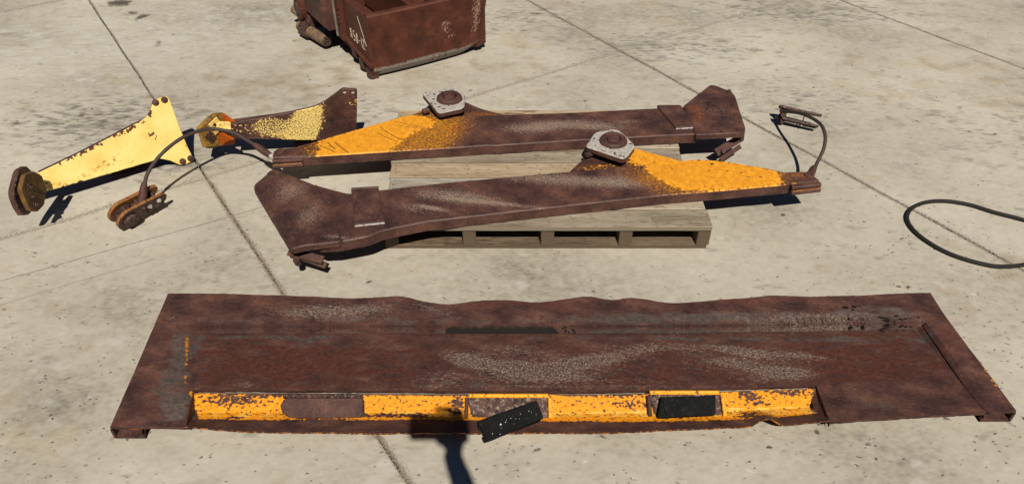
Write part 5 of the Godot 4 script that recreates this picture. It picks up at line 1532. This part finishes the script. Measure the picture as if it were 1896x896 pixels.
# ------------------------------------------------------------------ bucket at the back
func build_bucket() -> void:
	var t := thing("steel_bucket", "dark red rusty steel bucket with chalk writing on its side, at the back", "bucket", Vector3(-0.6, 0, -4.0))
	var fl := Vector3(-0.692, 0, -3.501)
	var fx := Vector3(0.8457, 0, -0.5337)      # along the front face, to the right
	var fz := Vector3(0.5337, 0, 0.8457)       # out of the front face
	var L := 0.6
	var D := 0.75
	var H := 0.335
	var xf := Transform3D(Basis(fx, Vector3.UP, fz), fl)
	# skin of the front face
	var R := Rect2(0, 0, 0.7, 0.36)
	var w := 640
	var h := 320
	var spk := mask(w, h, R, 0.08, [[0.42, 0.13, 0.06, 0.06, 0.6], [0.46, 0.2, 0.1, 0.08, 0.4], [0.62, 0.16, 0.05, 0.16, 0.62], [0.6, 0.05, 0.06, 0.1, 0.5], [0.3, 0.22, 0.1, 0.03, 0.25], [0.12, 0.06, 0.1, 0.03, 0.2]], 4)
	var foot := mask(w, h, R, 0.0, [[[V(0, 0.275), V(0.35, 0.27), V(0.7, 0.285), V(0.7, 0.36), V(0, 0.36)], 0.9]], 4, 0.008)
	var runs := mask(w, h, R, 0.2, [[0.38, 0.3, 0.1, 0.06, 0.3], [0.5, 0.3, 0.1, 0.05, 0.2]], 4)
	var drk := mask(w, h, R, 0.2, [[0.3, 0.14, 0.25, 0.1, 0.35], [0.5, 0.1, 0.1, 0.06, 0.3], [0.25, 0.12, 0.06, 0.05, 0.3]], 4)
	var s := skin(w, h, REDRUST, [0, 1, 1.0, 1.0, 1.0], [
		[drk, 5, 1.0, 1.3, 1.0, 1.0, lut([hexc("32201a"), hexc("40281f")]), 0],
		[spk, 1, 1.4, 1.0, 1.0, 2.4, lut([hexc("7a6253"), hexc("9c8371")]), 14],
		[foot, 1, 1.0, 2.5, 0.6, 1.6, lut([hexc("5f5853"), hexc("7d7670"), hexc("958e87")]), 10],
		[runs, 1, 1.5, 0.15, 1.4, 1.6, RUST, 0]])
	var m := skin_material(w, h, s, 0.6, 0.12)
	# front wall leans out a little at the top and is dished
	var g := Geo.new()
	var nx := 24
	var ny := 16
	var P := []
	for j in ny + 1:
		var row := []
		var v := float(j) / ny
		for i in nx + 1:
			var u := float(i) / nx
			var x := lerpf(-0.012 * v, L + 0.06 * v, u)
			var lo := maxf(0.0, (0.14 - v) / 0.14)
			var zz := 0.012 * sin(u * PI) + 0.02 * v - 0.035 * lo * lo
			var y := lerpf(0.006, H, v) + 0.04 * pow(maxf(0.0, (u - 0.82) / 0.18), 2) * pow(1.0 - v, 4)
			row.append(xf * Vector3(x, y, zz))
		P.append(row)
	for j in ny:
		for i in nx:
			var uvs := []
			for q in [[i, j], [i + 1, j], [i + 1, j + 1], [i, j + 1]]:
				uvs.append(V(float(q[0]) / nx * 0.95, 0.93 - float(q[1]) / ny * 0.93))
			g.flat(m, P[j][i], P[j][i + 1], P[j + 1][i + 1], fz, uvs[0], uvs[1], uvs[2])
			g.flat(m, P[j][i], P[j + 1][i + 1], P[j + 1][i], fz, uvs[0], uvs[2], uvs[3])
	# its rounded rim and inner face
	for i in nx:
		var a: Vector3 = P[ny][i]
		var b: Vector3 = P[ny][i + 1]
		var back := -fz * 0.035
		var upv := Vector3(0, 0.008, 0)
		g.quad(M.redrust, a, b, b - fz * 0.008 + upv, a - fz * 0.008 + upv, fz + Vector3.UP)
		g.quad(M.redrust, a - fz * 0.008 + upv, b - fz * 0.008 + upv, b + back + upv, a + back + upv, Vector3.UP)
		g.quad(M.redrust, a + back + upv, b + back + upv, b + back - Vector3(0, 0.3, 0), a + back - Vector3(0, 0.3, 0), -fz)
	part("front_wall", g, t)
	# side walls, floor, back wall and partition
	g = Geo.new()
	var side := [V(0, 0.03), V(-0.06, 0.02), V(-0.08, 0.055), V(-0.15, 0.055), V(-0.17, 0.09), V(-0.24, 0.085), V(-0.26, 0.12), V(-0.36, 0.12), V(-0.38, 0.15), V(-D, 0.15), V(-D, H), V(0.02, H)]
	var sxf := Transform3D(Basis(fz, -fx, Vector3.UP), fl)
	plate(g, M.redrust, M.redrust, rough(side, 0.05, 0.0006, 91, 0.01), 0.012, -0.03, 0.006, sxf)
	var sw := part("side_wall", g, t)
	g = Geo.new()
	plate(g, M.redrust, M.redrust, rough(side, 0.05, 0.0006, 92, 0.01), 0.012, -0.03, 0.006, Transform3D(Basis(fz, fx, Vector3.UP), fl + fx * (L + 0.02)))
	part("side_wall", g, t)
	g = Geo.new()
	bar(g, M.redrust, Vector3(L, 0.03, D - 0.05), xf * Transform3D(Basis(), Vector3(L / 2, 0.07, -D / 2)), 0.002)
	part("bucket_floor", g, t)
	g = Geo.new()
	bar(g, M.redrust, Vector3(L + 0.04, H - 0.08, 0.04), xf * Transform3D(Basis(), Vector3(L / 2, H / 2 + 0.04, -D)), 0.006)
	part("back_wall", g, t)
	g = Geo.new()
	bar(g, M.redrust, Vector3(0.03, 0.2, D - 0.06), xf * Transform3D(Basis(), Vector3(L * 0.47, 0.2, -D / 2)), 0.006)
	part("partition", g, t)
	# side shoes in the scalloped lower edge
	g = Geo.new()
	for q in [[-0.035, 0.012], [-0.12, 0.03], [-0.21, 0.06]]:
		bar(g, M.rust, Vector3(0.05, 0.05, 0.07), sxf * Transform3D(Basis(), Vector3(q[0], 0.0, q[1] + 0.02)), 0.012)
	part("side_shoe", g, t)
	# dark block the bucket stands on
	g = Geo.new()
	bar(g, M.greased, Vector3(L - 0.06, 0.055, D - 0.08), xf * Transform3D(Basis(), Vector3(L / 2, 0.028, -D / 2 - 0.02)), 0.006)
	part("skid", g, t)
	# ribs and mounting on the left side
	g = Geo.new()
	bar(g, M.redrust, Vector3(0.07, 0.03, 0.24), sxf * Transform3D(Basis(), Vector3(-0.33, 0.02, 0.22)), 0.008)
	bar(g, M.worn, Vector3(0.008, 0.035, 0.23), sxf * Transform3D(Basis(), Vector3(-0.375, 0.022, 0.22)), 0.004)
	bar(g, M.redrust, Vector3(0.36, 0.02, 0.022), sxf * Transform3D(Basis(Vector3.UP, 0.12), Vector3(-0.17, 0.016, 0.1)), 0.006)
	var rib := part("side_rib", g, t)
	writing("0380", 0.0028, 0.005, M.redrust, sxf * Transform3D(Basis(Vector3(0, 0, -1), Vector3(1, 0, 0), Vector3(0, 1, 0)), Vector3(-0.318, 0.036, 0.24)), "cast_numerals", rib, Vector3(1, 1, 1))
	g = Geo.new()
	bar(g, M.rust, Vector3(0.34, 0.09, 0.2), sxf * Transform3D(Basis(), Vector3(-0.55, 0.05, 0.24)), 0.02)
	part("mounting_block", g, t)
	var lug := Transform3D(sxf.basis, Vector3(-1.16, 0.165, -4.05))
	g = Geo.new()
	var o := PackedVector2Array()
	for k in 20:
		var a := TAU * k / 20.0
		o.append(V(cos(a) * 0.05, sin(a) * 0.08))
	plate(g, M.redrust, M.redrust, o, 0.025, -0.025, 0.008, lug)
	lathe(g, M.greased, [V(0.0, 0.026), V(0.02, 0.027), V(0.034, 0.03), V(0.04, 0.02)], lug, 20)
	bar(g, M.rust, Vector3(0.1, 0.14, 0.1), lug * Transform3D(Basis(), Vector3(-0.02, -0.09, -0.01)), 0.02)
	bar(g, M.rust, Vector3(0.05, 0.1, 0.06), lug * Transform3D(Basis(Vector3.RIGHT, 0.4), Vector3(0.05, -0.05, -0.07)), 0.012)
	part("pivot_lug", g, t)
	g = Geo.new()
	var pin0 := Vector3(-1.185, 0.05, -4.06)
	var pin1 := Vector3(-1.0, 0.05, -3.855)
	tube(g, M.tan_steel, seg(pin0, pin1, 6), 0.03, 18)
	var pd := (pin1 - pin0).normalized()
	tube(g, M.greased, seg(pin0 + pd * 0.04, pin0 + pd * 0.11, 2), 0.042, 18)
	tube(g, M.greased, seg(pin1 - pd * 0.012, pin1 + pd * 0.008, 2), 0.026, 14)
	part("cross_pin", g, t)
	g = Geo.new()
	tube(g, M.tan_steel, seg(Vector3(-1.245, 0.09, -4.2), Vector3(-1.15, 0.055, -4.12), 4), 0.026, 14)
	part("link_rod", g, t)
	# chalk writing: short strokes of paint on the side wall, reading towards the front
	g = Geo.new()
	var glyphs := {"X": [[V(-0.15, 0), V(0.6, 1.1)], [V(0.5, 0.1), V(-0.05, 1.0)]], "5": [[V(0.6, 1), V(0.1, 1), V(0.08, 0.55), V(0.45, 0.58), V(0.58, 0.3), V(0.4, 0.02), V(0.05, 0.08)]], "8": [[V(0.3, 0.52), V(0.08, 0.72), V(0.2, 0.97), V(0.45, 0.95), V(0.5, 0.72), V(0.3, 0.52), V(0.05, 0.28), V(0.2, 0.03), V(0.45, 0.05), V(0.55, 0.3), V(0.3, 0.52)]], "-": [[V(0.1, 0.5), V(0.45, 0.52)]], "1": [[V(0.3, 1), V(0.3, 0)]], "2": [[V(0.05, 0.8), V(0.3, 1), V(0.52, 0.75), V(0.1, 0.05), V(0.6, 0.03)]]}
	var x := -0.235
	for ch in "X58-12":
		for stroke in glyphs[ch]:
			var path := []
			for q in stroke:
				path.append(sxf * Vector3(x + q.x * 0.034, 0.0122, 0.142 + q.y * 0.052))
			tube(g, M.chalk, spline(path, 4), 0.0014, 6)
		x += 0.036 if ch != "-" and ch != "1" else 0.024
	tube(g, M.chalk, spline([sxf * Vector3(-0.11, 0.0122, 0.3), sxf * Vector3(-0.08, 0.0122, 0.25), sxf * Vector3(-0.035, 0.0122, 0.17)], 4), 0.0012, 5)
	part("chalk_writing", g, sw)

func writing(text: String, px: float, depth: float, m: Material, xf: Transform3D, called: String, parent: Node3D, sc: Vector3) -> void:
	var tm := TextMesh.new()
	tm.text = text
	tm.font_size = 16
	tm.pixel_size = px
	tm.depth = depth
	var sf := SystemFont.new()
	sf.font_names = PackedStringArray(["Droid Sans"])
	tm.font = sf
	tm.material = m
	var mi := MeshInstance3D.new()
	mi.name = called
	mi.mesh = tm
	var x2 := xf
	x2.origin -= where(parent)
	mi.transform = x2.scaled_local(sc)
	parent.add_child(mi, true)

# ------------------------------------------------------------------ the photographer, whose arm and phone throw the shadow in front
# distance field of tapered bones, joined softly and meshed cell by cell (one vertex per crossed cell)
func flesh(bones: Array, cell: float, soft: float) -> Array:
	var lo := Vector3.INF
	var hi := -Vector3.INF
	for b in bones:
		var r: float = maxf(b[2], b[3]) + cell * 3
		lo = lo.min((b[0] as Vector3).min(b[1]) - Vector3.ONE * r)
		hi = hi.max((b[0] as Vector3).max(b[1]) + Vector3.ONE * r)
	var nx := int((hi.x - lo.x) / cell) + 2
	var ny := int((hi.y - lo.y) / cell) + 2
	var nz := int((hi.z - lo.z) / cell) + 2
	var f := PackedFloat32Array()
	f.resize(nx * ny * nz)
	f.fill(1.0)
	for b in bones:
		var a: Vector3 = b[0]
		var d: Vector3 = b[1] - b[0]
		var dd := maxf(d.length_squared(), 1e-9)
		var r0: float = b[2]
		var r1: float = b[3]
		var rr := maxf(r0, r1) + soft + cell * 2
		var p0 := (a.min(b[1]) - Vector3.ONE * rr - lo) / cell
		var p1 := (a.max(b[1]) + Vector3.ONE * rr - lo) / cell
		for z in range(maxi(0, int(p0.z)), mini(nz, int(p1.z) + 2)):
			for y in range(maxi(0, int(p0.y)), mini(ny, int(p1.y) + 2)):
				var row := (z * ny + y) * nx
				for x in range(maxi(0, int(p0.x)), mini(nx, int(p1.x) + 2)):
					var q := lo + Vector3(x, y, z) * cell - a
					var t := clampf(q.dot(d) / dd, 0.0, 1.0)
					var v := (q - d * t).length() - lerpf(r0, r1, t)
					var o := f[row + x]
					var k := maxf(soft - absf(o - v), 0.0) / soft
					f[row + x] = minf(o, v) - k * k * soft * 0.25
	var at := {}
	var verts := PackedVector3Array()
	var norms := PackedVector3Array()
	var sx := 1
	var sy := nx
	var sz := nx * ny
	var tris := PackedInt32Array()
	for z in nz - 1:
		for y in ny - 1:
			for x in nx - 1:
				var i := (z * ny + y) * nx + x
				var v0 := f[i]
				if absf(v0) > cell * 2.0:
					continue
				var acc := Vector3.ZERO
				var n := 0
				var c := [v0, f[i + sx], f[i + sy], f[i + sx + sy], f[i + sz], f[i + sx + sz], f[i + sy + sz], f[i + sx + sy + sz]]
				for e in [[0, 1], [2, 3], [4, 5], [6, 7], [0, 2], [1, 3], [4, 6], [5, 7], [0, 4], [1, 5], [2, 6], [3, 7]]:
					var a: float = c[e[0]]
					var b: float = c[e[1]]
					if (a < 0.0) != (b < 0.0):
						var pa := Vector3(e[0] & 1, (e[0] >> 1) & 1, e[0] >> 2)
						var pb := Vector3(e[1] & 1, (e[1] >> 1) & 1, e[1] >> 2)
						acc += pa.lerp(pb, a / (a - b))
						n += 1
				if n == 0:
					continue
				at[i] = verts.size()
				verts.append(lo + (Vector3(x, y, z) + acc / n) * cell)
				norms.append(Vector3(c[1] + c[3] + c[5] + c[7] - c[0] - c[2] - c[4] - c[6], c[2] + c[3] + c[6] + c[7] - c[0] - c[1] - c[4] - c[5], c[4] + c[5] + c[6] + c[7] - c[0] - c[1] - c[2] - c[3]).normalized())
	for i in at:
		for e in [[sx, sy, sz], [sy, sx, sz], [sz, sx, sy]]:
			if i + e[0] < f.size() and (f[i] < 0.0) != (f[i + e[0]] < 0.0):
				var q := [i, i - e[1], i - e[1] - e[2], i - e[2]]
				if at.has(q[1]) and at.has(q[2]) and at.has(q[3]):
					tris.append_array(PackedInt32Array([at[q[0]], at[q[1]], at[q[2]], at[q[0]], at[q[2]], at[q[3]]]))
	return [verts, norms, tris]

func build_person() -> void:
	var C := Vector3(0, 1.78, 0)
	var up := Vector3(0, 0.777, -0.629)
	var bk := Vector3(0, 0.629, 0.777)
	var P := func(x: float, u: float, b: float) -> Vector3: return C + Vector3(x, 0, 0) + up * u + bk * b
	# phone, held lengthwise, its back towards the yard
	var ph := thing("phone", "black phone held level by the photographer, seen here only by its shadow", "phone", C - Vector3(0, 0.06, 0))
	var pf := Transform3D(Basis(Vector3.RIGHT, bk, -up), P.call(0.012, -0.014, 0.0095))
	var g := Geo.new()
	plate(g, M.rubber, M.rubber, rough([V(-0.077, -0.037), V(0.077, -0.037), V(0.077, 0.037), V(-0.077, 0.037)], 0.02, 0.0, 3, 0.012), 0.004, -0.004, 0.001, pf)
	part("case", g, ph)
	g = Geo.new()
	plate(g, M.hose, M.hose, rough([V(-0.073, -0.034), V(0.073, -0.034), V(0.073, 0.034), V(-0.073, 0.034)], 0.02, 0.0, 3, 0.01), 0.0045, 0.0041, 0.0001, pf)
	part("screen", g, ph)
	var t := thing("person", "photographer in dark work clothes holding a phone up, seen here only by the shadow", "person", Vector3(0.02, 0, 0.48))
	var skin_m := plain(hexc("b98a6c"), 0.6)
	var shirt := plain(hexc("26303f"), 0.9)
	var jeans := plain(hexc("2b2f36"), 0.9)
	var boot := plain(hexc("3b2c20"), 0.8)
	var hair := plain(hexc("2e2219"), 0.85)
	var wrist: Vector3 = P.call(0.060, -0.092, 0.024)
	var elbow := Vector3(0.135, 1.53, 0.205)
	var sh_r := Vector3(0.2, 1.44, 0.47)
	var sh_l := Vector3(-0.17, 1.42, 0.50)
	var bones := [
		[Vector3(-0.07, 1.32, 0.5), Vector3(0.1, 1.32, 0.49), 0.115, 0.115], [Vector3(-0.05, 1.12, 0.5), Vector3(0.09, 1.12, 0.5), 0.105, 0.105], [Vector3(-0.06, 0.95, 0.5), Vector3(0.1, 0.95, 0.5), 0.115, 0.115],
		[sh_l, sh_r, 0.062, 0.062], [Vector3(0.02, 1.44, 0.49), Vector3(0.02, 1.55, 0.475), 0.06, 0.052],
		[sh_r, elbow, 0.058, 0.046], [elbow, wrist, 0.044, 0.027], [sh_l, Vector3(-0.24, 1.14, 0.53), 0.056, 0.045], [Vector3(-0.24, 1.14, 0.53), Vector3(-0.23, 0.89, 0.46), 0.042, 0.03],
		[Vector3(-0.08, 0.9, 0.5), Vector3(-0.1, 0.48, 0.48), 0.092, 0.062], [Vector3(-0.1, 0.48, 0.48), Vector3(-0.11, 0.09, 0.52), 0.06, 0.042], [Vector3(0.12, 0.9, 0.5), Vector3(0.14, 0.48, 0.48), 0.092, 0.062], [Vector3(0.14, 0.48, 0.48), Vector3(0.15, 0.09, 0.52), 0.06, 0.042],
		[Vector3(-0.11, 0.045, 0.54), Vector3(-0.12, 0.035, 0.37), 0.045, 0.036], [Vector3(0.15, 0.045, 0.54), Vector3(0.16, 0.035, 0.37), 0.045, 0.036]]
	var d := flesh(bones, 0.016, 0.03)
	g = Geo.new()
	var tone := func(c: Vector3) -> Material:
		if c.y < 0.1: return boot
		if c.y < 0.98: return skin_m if c.x < -0.19 else jeans
		if c.y > 1.5 and c.z > 0.38: return skin_m
		return skin_m if c.z < 0.12 else shirt
	var put := func(m_: Array, pick: Callable) -> void:
		for i in range(0, m_[2].size(), 3):
			var a: int = m_[2][i]
			var b: int = m_[2][i + 1]
			var c: int = m_[2][i + 2]
			g.tri(pick.call((m_[0][a] + m_[0][b] + m_[0][c]) / 3.0), m_[0][a], m_[0][b], m_[0][c], m_[1][a], m_[1][b], m_[1][c])
	put.call(d, tone)
	# head: skull, jaw, nose, brow, ears
	var hc := Vector3(0.02, 1.665, 0.465)
	var head := [[hc + Vector3(0, 0.02, 0.02), hc + Vector3(0, 0.03, -0.02), 0.082, 0.08], [hc + Vector3(0, -0.02, -0.03), hc + Vector3(0, -0.085, -0.05), 0.062, 0.036], [hc + Vector3(0, 0.0, -0.095), hc + Vector3(0, -0.032, -0.112), 0.010, 0.015], [hc + Vector3(-0.03, 0.012, -0.088), hc + Vector3(0.03, 0.012, -0.088), 0.014, 0.014], [hc + Vector3(-0.02, -0.062, -0.088), hc + Vector3(0.02, -0.062, -0.088), 0.010, 0.010], [hc + Vector3(-0.083, 0.0, 0.0), hc + Vector3(-0.087, -0.035, -0.004), 0.014, 0.011], [hc + Vector3(0.083, 0.0, 0.0), hc + Vector3(0.087, -0.035, -0.004), 0.014, 0.011], [hc + Vector3(0, -0.06, 0.02), hc + Vector3(0, -0.14, 0.02), 0.055, 0.056]]
	put.call(flesh(head, 0.008, 0.018), func(c: Vector3) -> Material: return hair if c.y > hc.y + 0.055 or (c.z > hc.z + 0.03 and c.y > hc.y - 0.05) else skin_m)
	# right hand closed round the end of the phone
	var hand := [[wrist, P.call(0.07, -0.05, 0.022), 0.026, 0.02], [P.call(0.07, -0.05, 0.022), P.call(0.092, -0.006, 0.014), 0.019, 0.012], [P.call(0.068, -0.055, 0.02), P.call(0.092, -0.046, 0.012), 0.019, 0.011],
		[P.call(0.09, 0.0, 0.012), P.call(0.08, 0.024, 0.0), 0.0095, 0.009], [P.call(0.08, 0.024, 0.0), P.call(0.045, 0.034, -0.002), 0.009, 0.0085], [P.call(0.045, 0.034, -0.002), P.call(0.012, 0.034, 0.002), 0.0085, 0.0075],
		[P.call(0.097, -0.008, 0.008), P.call(0.095, -0.006, -0.008), 0.0095, 0.009], [P.call(0.095, -0.006, -0.008), P.call(0.06, -0.006, -0.006), 0.009, 0.0078],
		[P.call(0.097, -0.028, 0.008), P.call(0.095, -0.027, -0.008), 0.0093, 0.009], [P.call(0.095, -0.027, -0.008), P.call(0.062, -0.028, -0.006), 0.0088, 0.0075],
		[P.call(0.096, -0.047, 0.009), P.call(0.094, -0.047, -0.007), 0.0085, 0.008], [P.call(0.094, -0.047, -0.007), P.call(0.07, -0.048, -0.006), 0.0078, 0.0068],
		[P.call(0.064, -0.062, 0.026), P.call(0.045, -0.06, 0.026), 0.0125, 0.0105], [P.call(0.045, -0.06, 0.026), P.call(0.02, -0.05, 0.024), 0.0105, 0.0085]]
	put.call(flesh(hand, 0.004, 0.007), func(_c: Vector3) -> Material: return skin_m)
	var hand_l := []
	var w0 := Vector3(-0.23, 0.89, 0.46)
	hand_l.append([w0, w0 + Vector3(0, -0.08, -0.02), 0.028, 0.024])
	for k in 4:
		var r0 := w0 + Vector3(0.0, -0.08, -0.05 + k * 0.02)
		hand_l.append([r0, r0 + Vector3(0.01, -0.045 + absf(k - 1.5) * 0.006, -0.004), 0.0095, 0.0085])
		hand_l.append([r0 + Vector3(0.01, -0.045 + absf(k - 1.5) * 0.006, -0.004), r0 + Vector3(0.03, -0.075 + absf(k - 1.5) * 0.008, 0.0), 0.0085, 0.007])
	hand_l.append([w0 + Vector3(0.01, -0.03, -0.03), w0 + Vector3(0.025, -0.075, -0.055), 0.012, 0.009])
	put.call(flesh(hand_l, 0.005, 0.008), func(_c: Vector3) -> Material: return skin_m)
	part("body", g, t)
